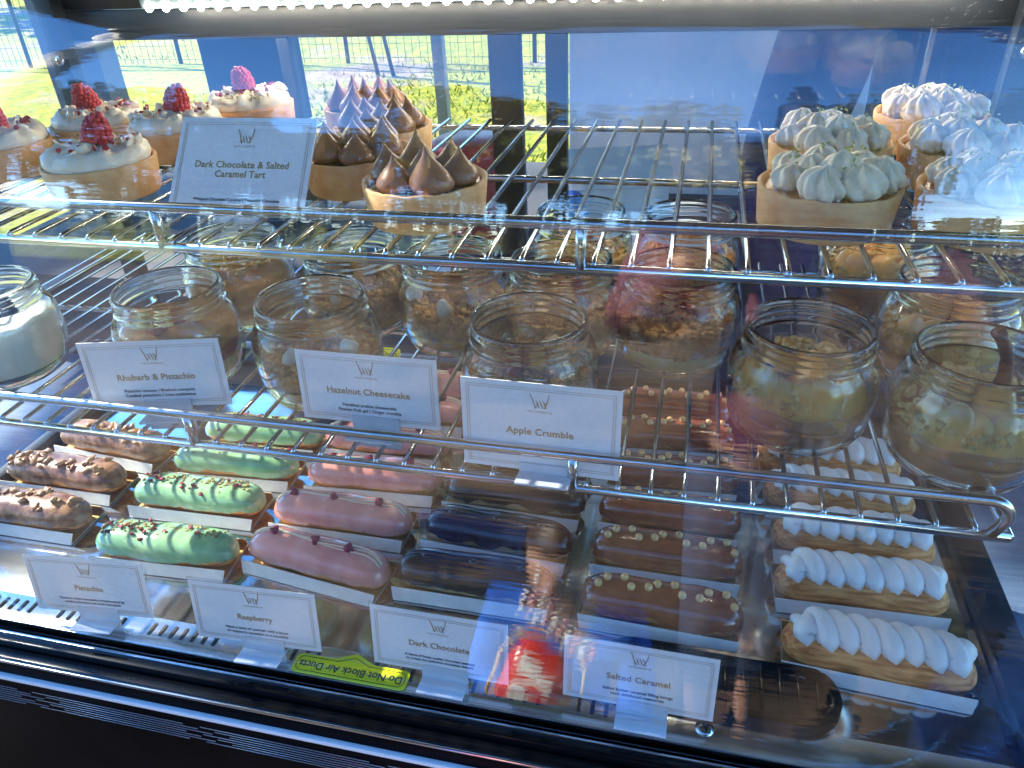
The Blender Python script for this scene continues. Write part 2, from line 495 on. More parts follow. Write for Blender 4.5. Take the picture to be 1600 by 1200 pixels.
for k in range(15000):
    x = rnd.uniform(-42, 30); zt = 2.6 + 1.1 * noise.noise(Vector((x * .35, 0, 1))) + .5 * noise.noise(Vector((x * 1.7, 0, 2)))
    p = Vector((x, -21 + rnd.uniform(-.8, .8), GZ + zt * rnd.random() ** .7))
    u = Vector((rnd.gauss(0, 1), rnd.gauss(0, 1), rnd.gauss(0, 1))).normalized(); v_ = u.orthogonal().normalized(); q_ = rnd.uniform(.12, .26)
    bm.faces.new([bm.verts.new(p + a_) for a_ in (-u * q_, v_ * q_ * .6, u * q_, -v_ * q_ * .6)])
tag(obj('hedge', bm, 'leaf', sm=False), 'long dark hedge closing the field, mirrored in the glass', 'hedge', kind='stuff')
tree(-7.2, 2.9, 9.2, 'unseen tall tree added left of the stall to dapple the sun on the case', 'leaf', seed=78, n=620, crown_z=.45, spread=.34, ls=.15)  # added out of view; thin crown breaks the sun into flecks on the case
tree(-19, 17, 7, 'dark tree far behind the left end of the case', 'leaf', seed=50, n=2200, ls=.2)
tree(-11.5, 20, 8, 'green tree beyond the mesh fence in the field behind', 'leaf_autumn', seed=51, n=2200, ls=.2)

# the stall: roof, posts, partition, counter
t = thing('stall_roof', 'dark canvas roof of the market stall above the case', 'roof', (.68, 1.5, 1.32))
obj('canvas', box(B(), (0, 0, 0), (3.64, 3.7, .02)), 'canvas_dark', t, sm=False)
bm = B()
for sx in (-1.82, 1.82): box(bm, (sx, 0, -.04), (.04, 3.74, .05))
obj('roof_beam', bm, 'post_grey', t, sm=False)
obj('roof_beam', box(B(), (0, -1.86, -.03), (3.66, .03, .06)), 'post_grey', t, sm=False)
obj('roof_beam', box(B(), (0, 1.86, -.05), (3.66, .05, .05)), 'post_grey', t, sm=False)
for (x, y, lab) in ((-1.12, -.33, 'front left'), (2.45, -.33, 'front right'), (-1.12, 3.33, 'back left'), (2.45, 3.33, 'back right')):
    o = obj('stall_post', box(B(), (0, 0, 1.09), (.05, .05, 2.18), .004), 'post_grey', loc=(x, y, GZ))
    tag(o, f'grey metal {lab} post holding up the stall roof', 'post', 'posts of the stall roof')
t = thing('counter', 'blue grey counter top under the pastry case', 'counter', (-.2, .78, 0))
obj('worktop', box(B(), (0, 0, -.235), (3.2, 1.0, .03), .004), 'counter_blue', t)
obj('front_panel', box(B(), (0, -.46, -.585), (3.1, .02, .67)), 'canvas_dark', t, sm=False)
for sx in (-1.5, 1.5):
    obj('leg', box(B(), (sx, .44, -.585), (.05, .05, .668)), 'post_grey', t, sm=False)
o = obj('partition', box(B(), (0, 0, 0), (2.0, .04, 2.0)), 'panel_white', loc=(.748, 1.55, .1), sm=False)
tag(o, 'pale lavender white panel behind the right half of the case', 'panel')
o = obj('rear_table', box(box(B(), (0, 0, 0), (1.5, .75, .03), .003), (0, 0, -.3), (1.4, .65, .57)), 'canvas_dark', loc=(-.55, 1.36, -.04))
tag(o, 'low dark table behind the case with papers on it', 'table')
o = obj('grey_upright', box(B(), (0, 0, 0), (.17, .05, 1.6)), 'canvas_dark', loc=(-.79, 1.3, .1), sm=False)
tag(o, 'dark grey upright panel behind the raspberry tarts', 'panel')
o = obj('grey_upright', box(B(), (0, 0, 0), (.12, .05, 1.6)), 'post_grey', loc=(-1.15, 1.3, .1), sm=False)
tag(o, 'lighter grey upright seen through the left end of the case', 'panel')
# things on the rear table
t = thing('red_tub', 'red plastic tub behind the empty part of the upper shelf', 'tub', (-.335, 1.1, -.025))
obj('tub_body', lathe(B(), [(0, 0), (.045, 0), (.052, .19), (.055, .2), (.05, .2), (.046, .01), (0, .01)], 28), 'red_plastic', t)
obj('lid', lathe(B(), [(0, .215), (.05, .215), (.058, .21), (.058, .201), (0, .201)], 28), 'red_plastic', t)
def papers(x, y, z, rz, sx, sy, lab, n=5):
    t = thing('paper_stack', lab, 'paper', (x, y, z), rz)
    for k in range(n):
        obj('sheet', box(B(), (rnd.uniform(-.004, .004), rnd.uniform(-.004, .004), .002 + .003 * k), (sx, sy, .0022), rz=rnd.uniform(-.05, .05)), 'paper', t, sm=False)
papers(-.37, 1.2, -.024, .1, .17, .25, 'stack of white paper sheets on the table behind the chocolate tarts')
papers(-.1, 1.25, -.024, -.3, .2, .2, 'white paper sheets behind the middle of the upper shelf', 4)
t = thing('white_carton', 'white carton standing behind the two black door posts', 'carton', (-.13, 1.12, -.025), .25)
obj('carton_body', box(B(), (0, 0, .09), (.17, .12, .18), .002), 'paper', t)
obj('flap', box(B(), (0, -.065, .187), (.17, .08, .003), rx=.5), 'paper', t, sm=False)
t = thing('blue_cap_bottle', 'small bottle with a round dark blue cap behind the right door post', 'bottle', (-.16, 1.0, -.025))
obj('bottle_body', lathe(B(), [(0, 0), (.02, 0), (.021, .1), (.012, .13), (.012, .14), (0, .14)], 24), 'cloth_sky', t)
obj('cap', sphere(B(), (0, 0, .155), .016, 3), 'blue_plastic', t)

# ------------------------------------------------------------------ people (skin surfaces)
def skin_body(name, joints, edges, m, parent, loc, sub=2):
    me = bpy.data.meshes.new(name)
    me.from_pydata([j[:3] for j in joints], edges, [])
    me.materials.append(MATS[m])
    o = link(name, me, parent, loc)
    md = o.modifiers.new('skin', 'SKIN')
    for i, j in enumerate(joints):
        sv = me.skin_vertices[0].data[i]
        sv.radius = (j[3], j[4] if len(j) > 4 else j[3])
        sv.use_root = (i == 0)
    md.use_smooth_shade = True
    s = o.modifiers.new('subdiv', 'SUBSURF'); s.levels = sub; s.render_levels = sub
    return o
def head(parent, c, s, hairlen, face=0.):
    """head with face looking along -Y turned by face (radians)"""
    def rot(v):
        ca, sa = math.cos(face), math.sin(face)
        return Vector((v[0] * ca - v[1] * sa, v[0] * sa + v[1] * ca, v[2]))
    c = Vector(c)
    bm = B(); bmesh.ops.create_icosphere(bm, subdivisions=4, radius=1)
    for v in bm.verts:
        x, y, z = v.co
        jaw = 1 - .28 * max(0, -z) ** 1.5
        p = Vector((x * .077 * jaw, y * .095 * (1 - .12 * max(0, -z)), z * .118))
        f = math.exp(-((x / .16) ** 2)) * (1 if y < 0 else 0)
        p.y -= .017 * f * math.exp(-((z + .12) / .14) ** 2)            # nose
        for ex in (-.42, .42):
            p.y += .010 * math.exp(-(((x - ex) / .17) ** 2) - ((z - .05) / .12) ** 2) * (y < 0)
        p.y -= .006 * math.exp(-((x / .3) ** 2) - ((z + .48) / .07) ** 2) * (y < 0)   # lips
        v.co = c + rot(p * s)
    h = obj('head', bm, 'skin', parent)
    for ex in (-.031, .031):
        e = obj('eye', sphere(B(), c + rot(Vector((ex, -.076, .006)) * s), .0115 * s, 2), 'eye_white', h)
        obj('ear', sphere(B(), c + rot(Vector((ex * 2.5, .0, -.005)) * s), .022 * s, 2, (.4, .8, 1.2)), 'skin', h)
    bm = B(); bmesh.ops.create_icosphere(bm, subdivisions=4, radius=1)
    for v in bm.verts:
        x, y, z = v.co
        low = -.9 * hairlen if y > -.25 else .42
        zz = max(z, low)
        k = 1.1 + .05 * noise.noise(v.co * 5)
        v.co = c + rot(Vector((x * .079 * k, (y * .097 + .006) * k if zz > low else y * .08, zz * .12 * k)) * s)
    obj('hair', bm, 'hair', parent)
def hand(parent, c, d, side, s=1.):
    """palm with five separate bent fingers; d = pointing direction"""
    c = Vector(c); d = Vector(d).normalized()
    sd = d.cross(Vector((0, 0, 1))).normalized() * side
    up = sd.cross(d).normalized()
    bm = B()
    sphere(bm, c + d * .035 * s, .001, 2, (1, 1, 1))
    bm.free(); bm = B()
    M = Matrix((sd, d, up)).transposed()
    sphere(bm, c + d * .04 * s, .045 * s, 3, (.85, 1.1, .38), rot=M)
    for k, (o, L) in enumerate(((-.027, .062), (-.009, .072), (.009, .068), (.026, .054))):
        p0 = c + d * .075 * s + sd * o * s
        p1 = p0 + d * L * .45 * s - up * .006 * s
        p2 = p1 + (d * .7 - up * .75) * L * .3 * s
        p3 = p2 + (d * .2 - up) * L * .25 * s
        tube(bm, [p0 - d * .01 * s, p0, p1, p2, p3], [.0085 * s, .0085 * s, .008 * s, .007 * s, .005 * s], 8)
    p0 = c + d * .02 * s - sd * .03 * s
    tube(bm, [p0, p0 - sd * .022 * s + d * .018 * s, p0 - sd * .03 * s + d * .045 * s, p0 - sd * .024 * s + d * .06 * s - up * .01 * s], [.011 * s, .010 * s, .009 * s, .006 * s], 8)
    obj('hand', bm, 'skin', parent)
def person(x, y, face, H, label, top, bottom, armL, armR, hairlen=.3):
    """standing figure of height H, facing -Y turned by face; arms given as elbow and wrist offsets from the shoulder in units of H"""
    t = thing('person', label, 'person', (x, y, GZ), face)
    k = H
    sh, hip, kn = .80 * k, .50 * k, .27 * k
    legs = [(0, 0, hip, .065 * k, .045 * k), (.05 * k, 0, hip - .04 * k, .052 * k), (.055 * k, -.005, kn, .034 * k), (.055 * k, .01, .05 * k, .024 * k), (.055 * k, -.07 * k, .02 * k, .02 * k),
            (-.05 * k, 0, hip - .04 * k, .052 * k), (-.055 * k, -.005, kn, .034 * k), (-.055 * k, .01, .05 * k, .024 * k), (-.055 * k, -.07 * k, .02 * k, .02 * k)]
    torso = [(0, 0, .62 * k, .060 * k, .042 * k), (0, 0, .73 * k, .066 * k, .044 * k), (0, 0, .795 * k, .04 * k, .033 * k), (0, 0, .85 * k, .032 * k), (0, 0, .88 * k, .03 * k)]
    J = legs + torso
    Eg = [(0, 1), (1, 2), (2, 3), (3, 4), (0, 5), (5, 6), (6, 7), (7, 8), (0, 9), (9, 10), (10, 11), (11, 12), (12, 13)]
    arms = []
    for s, (el, wr) in ((1, armR), (-1, armL)):
        b = len(J)
        S0 = Vector((s * .105 * k, 0, sh - .01 * k))
        E_ = S0 + Vector(el) * k; W_ = S0 + Vector(wr) * k
        J += [(S0.x, S0.y, S0.z, .028 * k), (E_.x, E_.y, E_.z, .022 * k), (W_.x, W_.y, W_.z, .017 * k)]
        Eg += [(11, b), (b, b + 1), (b + 1, b + 2)]
        arms.append((S0, E_, W_, s))
    skin_body('body', J, Eg, 'skin', t, None)
    # clothing follows the body a little larger
    g = .006 * k / 1.7
    cl = [(0, 0, hip - .05 * k, .098 * k, .074 * k), (0, 0, .62 * k, .088 * k, .066 * k), (0, 0, .73 * k, .100 * k, .070 * k), (0, 0, .80 * k, .072 * k, .055 * k)]
    ce = [(0, 1), (1, 2), (2, 3)]
    for (S0, E_, W_, s) in arms:
        b = len(cl)
        W2 = E_.lerp(W_, .85)
        cl += [(S0.x, S0.y, S0.z, .046 * k), (E_.x, E_.y, E_.z, .036 * k), (W2.x, W2.y, W2.z, .027 * k)]
        ce += [(3, b), (b, b + 1), (b + 1, b + 2)]
    skin_body('top', cl, ce, top, t, None)
    tr = [(0, 0, hip + .01 * k, .090 * k, .066 * k), (.05 * k, 0, hip - .05 * k, .060 * k), (.055 * k, -.005, kn, .043 * k), (.055 * k, .01, .06 * k, .034 * k), (-.05 * k, 0, hip - .05 * k, .060 * k), (-.055 * k, -.005, kn, .043 * k), (-.055 * k, .01, .06 * k, .034 * k)]
    skin_body('trousers', tr, [(0, 1), (1, 2), (2, 3), (0, 4), (4, 5), (5, 6)], bottom, t, None)
    for s in (-1, 1):
        obj('shoe', box(B(), (s * .055 * k, -.03 * k, .022 * k), (.055 * k, .15 * k, .042 * k), .014 * k), 'black_frame', t)
    head(t, (0, -.012 * k, .935 * k), k / 1.72 * (1.0 if H > 1.4 else 1.25), hairlen)
    for (S0, E_, W_, s) in arms: hand(t, W_, W_ - E_, s, k / 1.72 * (1 if H > 1.4 else 1.1))
    return t
# server behind the case, cropped by the top of the case in the photograph
person(.36, 1.16, R(8), 1.70, 'person in a dark purple top standing behind the right half of the case', 'cloth_purple', 'cloth_jeans',
       ((-.045, -.01, -.17), (-.02, -.06, -.30)), ((.05, -.01, -.17), (.02, -.1, -.28)))
# the one who looks in, and a small child holding a red packet; both show only as reflections in the front glass
person(.20, -.46, R(178), 1.72, 'person in a maroon top looking into the case, reflected in the glass', 'cloth_maroon', 'cloth_jeans',
       ((-.05, -.02, -.17), (-.03, -.12, -.10)), ((.05, -.02, -.17), (.0, -.12, -.06)), .6)
kid = person(-.118, -.075, R(184), .79, 'small child in a blue hooded top holding a red packet, reflected in the glass', 'cloth_blue', 'cloth_jeans',
       ((-.035, -.03, -.15), (.035, -.125, -.085)), ((.035, -.03, -.15), (-.035, -.125, -.075)), .5)
t = thing('board_sign', 'low blue board with dark words standing in front of the stall, mirrored in the glass', 'sign', (-.345, -.52, GZ), R(180))
obj('panel', box(B(), (0, 0, .355), (.30, .018, .13), .004, rx=R(-8)), 'board_blue', t)
for sx in (-.13, .13): obj('leg', tube(B(), [(sx, .012, .0), (sx, -.006, .40)], .008, 8), 'post_grey', t)
for sx in (-.13, .13): obj('leg', tube(B(), [(sx, .16, .0), (sx, .01, .41)], .008, 8), 'post_grey', t)
text('printed_words', 'Origin Bake', .047, (0, -.0105, .357), (R(82), 0, 0), 'ink_black', t, .0008)
t = thing('red_packet', 'shiny red rounded packet with white panels held by the child, reflected in the glass', 'packet', (-.127, .088, -.255), 0, rot=(R(38), R(14), R(6)))
bm = B(); bmesh.ops.create_icosphere(bm, subdivisions=4, radius=1)
for v in bm.verts:
    x, y, z = v.co
    v.co = Vector((math.copysign(abs(x) ** .7, x) * .042, y * .02, math.copysign(abs(z) ** .7, z) * .06 * (1 - .18 * x)))
obj('foil_packet', bm, 'red_foil', t)
obj('foil_edge', tube(B(), [(math.copysign(abs(math.cos(a)) ** .6, math.cos(a)) * .05, 0, math.copysign(abs(math.sin(a)) ** .6, math.sin(a)) * .068) for a in [2 * PI * k / 40 for k in range(40)]], .0022, 6, closed=True), 'foil_yellow', t)
for zz in (.028, .0):
    obj('white_panel', box(B(), (-.004, .019, zz), (.046, .004, .016), .0015, ry=.35), 'foil_white', t)
obj('ribbed_tray', box(B(), (.0, .0, .085), (.10, .03, .018), .003, ry=.3), 'foil_white', t)
for k in range(10): obj('rib', box(B(), (-.045 + .01 * k, .0165, .099 - .0031 * k * 1.0), (.0012, .004, .03), ry=.3), 'red_foil' if k % 2 else 'foil_white', t, sm=False)

# ------------------------------------------------------------------ the display case
case = thing('pastry_display_case', 'glass countertop pastry display case with black base and chrome trim', 'display case', (0, 0, 0))
XL, XR = -.665, .262
# glass profile (y, z)
prof = []
y, z, th = .303, -.012, R(2)
ds = .006
while th < R(86):
    prof.append((y, z))
    y += math.sin(th) * ds; z += math.cos(th) * ds
    if z > .435: th += ds / .05
    elif z > .405: th += ds / .16
    elif z > .34: th += ds / .42
    elif z > .16: th += ds / 1.25
prof.append((y, z)); prof.append((.45, z + .002)); TOPZ = z + .002
def glass_sheet(prof, x0, x1, nx, th):
    bm = B()
    n = len(prof)
    nor = []
    for i in range(n):
        a = prof[max(i - 1, 0)]; b = prof[min(i + 1, n - 1)]
        d = Vector((b[0] - a[0], b[1] - a[1])).normalized()
        nor.append((-d.y, d.x))     # outward (front / up)
    G = []
    for side in (0, 1):
        rows = []
        for i, (yy, zz) in enumerate(prof):
            o = nor[i]
            rows.append([bm.verts.new((lerp(x0, x1, k / nx), yy - o[0] * th * side, zz - o[1] * th * side)) for k in range(nx + 1)])
        G.append(rows)
    for i in range(n - 1):
        for k in range(nx):
            bm.faces.new((G[0][i][k], G[0][i][k + 1], G[0][i + 1][k + 1], G[0][i + 1][k]))
            bm.faces.new((G[1][i][k + 1], G[1][i][k], G[1][i + 1][k], G[1][i + 1][k + 1]))
    for k in range(nx):
        bm.faces.new((G[0][0][k + 1], G[0][0][k], G[1][0][k], G[1][0][k + 1]))
        bm.faces.new((G[0][-1][k], G[0][-1][k + 1], G[1][-1][k + 1], G[1][-1][k]))
    for i in range(n - 1):
        bm.faces.new((G[0][i][0], G[0][i + 1][0], G[1][i + 1][0], G[1][i][0]))
        bm.faces.new((G[0][i + 1][nx], G[0][i][nx], G[1][i][nx], G[1][i + 1][nx]))
    return bm
obj('front_glass', glass_sheet(prof, XL, XR, 4, .004), 'case_glass', case)
# side panes
for xx in (XL - .0045, XR + .0005):
    pts = [(p[0] + .005, p[1]) for p in prof[::2]] + [(.735, TOPZ - .003), (.735, -.012)]
    obj('side_glass', prism(B(), pts, .004, 'x', xx), 'side_glass', case, sm=False)
# roof panel behind the curve
obj('top_panel', box(B(), ((XL + XR) / 2, .598, TOPZ + .001), (XR - XL + .012, .29, .012), .003), 'black_frame', case)
# led strip under the roof at the back
led = obj('led_strip', box(B(), (-.16, .705, .4165), (.74, .02, .016), .003), 'led_board', case)
lm = sphere(B(), (0, 0, 0), .0032, 2); smooth(lm)
lme = bpy.data.meshes.new('led'); lm.to_mesh(lme); lm.free(); lme.materials.append(MATS['led_core'])
for k in range(40):
    link('led', lme, led, (-.52 + .0186 * k, .6945, .4095))
# rear frame
rf = obj('rear_frame', box(B(), ((XL + XR) / 2, .735, .392), (XR - XL, .02, .028), .002), 'grey_beam', case)
obj('rear_frame', box(B(), ((XL + XR) / 2, .735, .434), (XR - XL, .02, .054), .002), 'black_frame', case)
for (xa, xb) in ((-.196, -.166), (-.142, -.1225)):
    obj('door_stile', box(B(), ((xa + xb) / 2, .732, .199), (xb - xa, .014, .358), .001), 'black_frame', case)
obj('door_stile', box(B(), (-.405, .732, .199), (.012, .013, .358), .001), 'grey_beam', case)
obj('door_stile', box(B(), (.181, .731, .199), (.0035, .006, .358)), 'chrome', case, sm=False)
obj('rear_door_glass', box(B(), (-.29, .742, .199), (.22, .003, .358)), 'side_glass', case, sm=False)
obj('rear_door_glass', box(B(), (.04, .747, .199), (.32, .003, .358)), 'side_glass', case, sm=False)
def screw(parent, loc, rot, r=.0055):
    s = obj('screw', lathe(B(), [(0, .0022), (r * .6, .0018), (r, .0004), (r, -.001), (0, -.001)], 20), 'chrome', parent, loc=loc, rot=rot)
    bm = box(box(B(), (0, 0, .0022), (r * 1.1, r * .22, .0008)), (0, 0, .0023), (r * .22, r * 1.1, .0008))
    obj('screw_slot', bm, 'dark_slot', s, sm=False)
for (xx, s) in ((XL + .013, 1), (XR - .016, -1)):
    obj('corner_post', box(B(), (xx, .715, .222), (.022, .016, .40), .001), 'grey_beam', case)
    screw(case, (xx, .7065, .362), (R(90), 0, 0))
for (xx, zz) in ((XL + .0015, .15), (XL + .0015, .293), (XR - .0015, .15), (XR - .0015, .293)):
    br = obj('shelf_bracket', box(B(), (xx, .555, zz), (.003, .34, .018), .0006), 'steel_lip', case)
# deck
SLX = []
bm = B()
box(bm, ((XL + .235) / 2, .523, -.003), (.235 - XL, .384, .006), .001)
obj('deck', bm, 'brushed_steel', case)
lip = obj('front_lip', box(B(), ((XL + .235) / 2, .3175, -.001), (.235 - XL, .0265, .006), .001), 'steel_lip', case)
sb = B(); box(sb, (0, 0, 0), (.0028, .011, .0012), .0004)
sme = bpy.data.meshes.new('slot'); sb.to_mesh(sme); sb.free(); sme.materials.append(MATS['dark_slot'])
x = XL + .02
k = 0
while x < .02:
    if k % 9 < 7: link('slot', sme, lip, (x, .3195, .0022))
    x += .0095; k += 1
screw(case, (.0385, .3185, .0022), (0, 0, .5), .0062)
screw(case, (.216, .377, .0005), (0, 0, .2), .0062)
# black frame around the deck
obj('side_frame', box(B(), (.249, .51, -.006), (.026, .44, .034), .003), 'black_frame', case)
obj('side_frame', box(B(), (XL + .001, .51, -.006), (.014, .44, .034), .003), 'black_frame', case)
obj('rear_rail', box(B(), ((XL + XR) / 2, .728, .008), (XR - XL - .03, .018, .03), .002), 'black_frame', case)
rr_ = obj('rear_vent', box(B(), (-.35, .7155, .012), (.30, .006, .02), .001), 'black_gloss', case)
for k in range(36): obj('vent_rib', box(B(), (-.495 + .0083 * k, .711, .012), (.003, .004, .02)), 'black_gloss', rr_, sm=False)
obj('glass_channel', box(B(), ((XL + XR) / 2, .2945, -.011), (XR - XL + .01, .009, .012), .0015), 'black_gloss', case)
obj('channel_edge', box(B(), ((XL + XR) / 2, .2975, -.0042), (XR - XL + .008, .002, .002), .0005), 'chrome', case)
obj('glass_channel', box(B(), ((XL + XR) / 2, .285, -.016), (XR - XL + .01, .009, .008), .001), 'black_gloss', case)
obj('chrome_line', box(B(), ((XL + XR) / 2, .2795, -.0145), (XR - XL + .012, .0020, .0025), .0006), 'chrome', case)
obj('fascia', box(B(), ((XL + XR) / 2, .500, -.120), (XR - XL + .014, .440, .20), .004), 'black_fascia', case)
obj('trim_strip', box(B(), ((XL + XR) / 2, .278, -.0335), (XR - XL + .016, .004, .0048), .001), 'white_trim', case)
for k in range(7):
    for j in range(6):
        x0 = XL + .02 + j * .155 + (k % 3) * .012
        obj('fascia_rib', tube(B(), [(x0, .2785, -.050 - .0032 * k), (x0 + .14, .2785, -.050 - .0032 * k)], .00035, 6), 'rib_grey', case)
# oval black vent cover lying over the duct
def oval(hx, r, n=14):
    P = []
    for k in range(n + 1):
        a = -PI / 2 + PI * k / n; P.append((hx + r * math.cos(a), r * math.sin(a)))
    for k in range(n + 1):
        a = PI / 2 + PI * k / n; P.append((-hx + r * math.cos(a), r * math.sin(a)))
    return P
ov = thing('oval_vent_cover', 'glossy black oval ribbed vent cover beside the Salted Caramel card', 'vent cover', (.045, .354, .0005))
bm = B()
o1, o2 = oval(.058, .026), oval(.058, .0185)
n = len(o1)
ra = [bm.verts.new((*p, 0)) for p in o1]; rb = [bm.verts.new((p[0] * .995, p[1] * .98, .010)) for p in o1]
rc = [bm.verts.new((*p, .010)) for p in o2]; rd = [bm.verts.new((*p, .001)) for p in o2]
for i in range(n):
    j = (i + 1) % n
    for A_, B_ in ((ra, rb), (rb, rc), (rc, rd)): bm.faces.new((A_[i], A_[j], B_[j], B_[i]))
bmesh.ops.bevel(bm, geom=[e for e in bm.edges if abs(e.verts[0].co.z - .01) < 1e-5 and abs(e.verts[1].co.z - .01) < 1e-5], offset=.002, segments=2, affect='EDGES')
obj('rim', bm, 'black_gloss', ov)
obj('base', prism(B(), o2, .001, 'z', .0005), 'dark_slot', ov, sm=False)
for k in range(12): obj('rib', box(B(), (-.068 + .0124 * k, 0, .0055), (.0022, .036 if 0 < k < 11 else .026, .008), .0006), 'black_gloss', ov)

# yellow duct labels
def duct_label(loc, rot, lab):
    t = thing('duct_label', lab, 'sticker', loc, rot=rot, group='yellow air duct labels')
    W, H = .045, .0082
    def outline(w, h, tri):
        P = []
        r = .004
        for cx, cy, a0 in ((w - r, h - r, 0), (-w + r, h - r, 90), (-w + r, -h + r, 180), (w - r, -h + r, 270)):
            for k in range(4):
                a = R(a0 + 30 * k); P.append((cx + r * math.cos(a), cy + r * math.sin(a)))
            if a0 == 180:
                P += [(-tri * 1.0, -h), (-tri * 1.0, -h - .0), (0, -h - tri * .42), (tri, -h)]
        return P
    obj('yellow_sheet', prism(B(), outline(W, H, .016), .0004, 'z', 0), 'label_yellow', t, sm=False)
    pts = [(*p, .0006) for p in outline(W - .0025, H - .0022, .0125)]
    obj('border_line', tube(B(), pts, .00025, 5, closed=True), 'ink_black', t)
    text('printed_words', 'Do Not Block Air Ducts', .0088, (0, .0004, .0006), (0, 0, 0), 'ink_black', t, .0001, sx=.93)
duct_label((-.2155, .3125, .0035), (0, 0, R(180)), 'yellow Do Not Block Air Ducts sticker lying upside down at the front edge')
duct_label((-.365, .7125, .035), (R(75), 0, R(0)), 'yellow duct sticker on the rear rail glimpsed behind the jars')

# ------------------------------------------------------------------ wire shelves
def shelf(z, x0, x1, yf, yb, ymid, lab, gh, phase):
    t = thing('wire_shelf', lab, 'shelf', (0, 0, z))
    zr = -.0035
    obj('front_rail', tube(B(), [(x0, yf, zr), (x1, yf, zr)], .0031, 12), 'chrome', t)
    obj('back_rail', tube(B(), [(x0, yb - .012, zr), (x1, yb - .012, zr)], .0026, 10), 'chrome', t)
    for ym in ymid: obj('cross_rail', tube(B(), [(x0, ym, zr), (x1, ym, zr)], .0026, 10), 'chrome', t)
    for sx in (x0, x1): obj('side_rail', tube(B(), [(sx, yf, zr), (sx, yb, zr)], .0028, 10), 'chrome', t)
    # guard rail with turned-down ends
    g = []
    for s, xe in ((-1, x0 + .012), (1, x1 - .004)):
        arc = [(xe + s * -.012 * (1 - math.sin(a)) + s * .006, yf, gh + zr - .012 * (1 - math.cos(a)) - 0) for a in [PI / 2 * k / 6 for k in range(7)]]
        arc = [(xe - s * .012 + s * .012 * math.sin(a), yf, gh + zr - .012 + .012 * math.cos(a)) for a in [PI / 2 * k / 6 for k in range(7)]]
        leg = arc + [(xe - s * .006, yf, zr + .001)]
        g.append(leg)
    path = g[0][::-1] + g[1]
    obj('guard_rail', tube(B(), path, .0035, 12), 'chrome', t)
    for px_ in SHELF_POSTS: obj('guard_post', tube(B(), [(px_, yf, zr), (px_, yf, gh + zr)], .0034, 12), 'chrome', t)
    wb = B()
    tube(wb, [(0, yf - .001, -.0012), (0, yf + .002, .0003), (0, yf + .012, .0005), (0, yb, .0005)], .0016, 8); smooth(wb)
    me = bpy.data.meshes.new('wire'); wb.to_mesh(me); wb.free(); me.materials.append(MATS['chrome'])
    x = phase
    while x - .0202 > x0 + .004: x -= .0202
    while x < x1 - .004:
        link('wire', me, t, (x, 0, 0)); x += .0202
    return t
SHELF_POSTS = (-.317, -.056)
shelf(.308, -.640, .197, .377, .70, (.535,), 'upper chrome wire shelf holding the tarts', .0255, -.150)
SHELF_POSTS = (-.329, -.058)
shelf(.165, -.640, .190, .362, .73, (.545,), 'lower chrome wire shelf holding the dessert jars', .0255, -.151)

# ------------------------------------------------------------------ price cards
def price_card(loc, rz, tilt, title, lines, lab, foot=True, raise_=.0, two=False, W=.100, H=.0515):
    t = thing('price_card', lab, 'price card', loc, rot=(R(-tilt), 0, rz), group='price cards')
    obj('card', box(B(), (0, 0, H / 2 + raise_), (W, .0008, H)), 'card_white', t, sm=False)
    obj('acrylic_sleeve', box(B(), (0, .0016, H / 2 + raise_), (W + .003, .0016, H + .003)), 'acrylic', t, sm=False)
    y = -.00055
    for ins, name in ((.0035, 'border_line'), (.005, 'border_line')):
        bm = B(); a, b = W / 2 - ins, H / 2 - ins
        for (cx, cz, sx, sz) in ((0, b, 2 * a, .00012), (0, -b, 2 * a, .00012), (-a, 0, .00012, 2 * b), (a, 0, .00012, 2 * b)):
            box(bm, (cx, y, cz + H / 2 + raise_), (sx, .0002, sz))
        obj(name, bm, 'ink_gold', t, sm=False)
    bm = B()
    zc = H * .80 + raise_
    def stroke(pts, r):
        tube(bm, [(p[0], y, zc + p[1]) for p in pts], r, 5)
    stroke([(-.006, .0055), (-.0042, .001), (-.0026, -.0045), (-.0012, -.0015)], [.0002, .00035, .0004, .0002])
    for k in range(3):
        o = -.0012 + .0022 * k
        stroke([(o - .0012, .001), (o, -.0012), (o + .0008, -.004 - .0002 * k)], [.00015, .00035, .0002])
    stroke([(.0028, -.0042), (.0042, -.001), (.0052, .002), (.0058, .0058)], [.0003, .0004, .0003, .0002])
    obj('logo', bm, 'ink_gold', t)
    text('logo_words', 'PATISSERIE', .0019, (0, y, zc - .0068), (R(90), 0, 0), 'ink_gold', t, 0, spacing=1.7)
    zt = H * .44 + raise_
    text('title', title, .0066, (0, y, zt + (.001 if not two else .0015)), (R(90), 0, 0), 'ink_gold', t, .00013, spacing=1.04)
    text('description', '\n'.join(lines), .0034 if max(map(len, lines)) < 40 else .0030, (0, y, H * .22 + raise_ - (.0045 if two else 0)), (R(90), 0, 0), 'ink_dark', t, .00003, line=1.1)
    if foot:
        bm = box(B(), (.004, -.007, raise_ * .5 + .0004), (.034, .018, .0016), .0004)
        box(bm, (.004, -.0015, raise_ / 2), (.034, .0015, raise_ + .012))
        obj('holder', bm, 'holder_white', t, sm=False)
    return t
price_card((-.293, .420, .3105), R(0), 40, 'Dark Chocolate & Salted\nCaramel Tart', ['Whipped Chocolate Caramel | Tanzanian Chocolate'],
           'card reading Dark Chocolate & Salted Caramel Tart on the upper shelf', two=True, raise_=.0, H=.068)
MZ = .1675
price_card((-.360, .378, MZ), R(13), 6, 'Rhubarb & Pistachio', ['Pistachio mousse | Rhubarb compote', 'Candied pistachios | Lime madeleines'], 'card reading Rhubarb & Pistachio in front of an orange red jar', raise_=.0115)
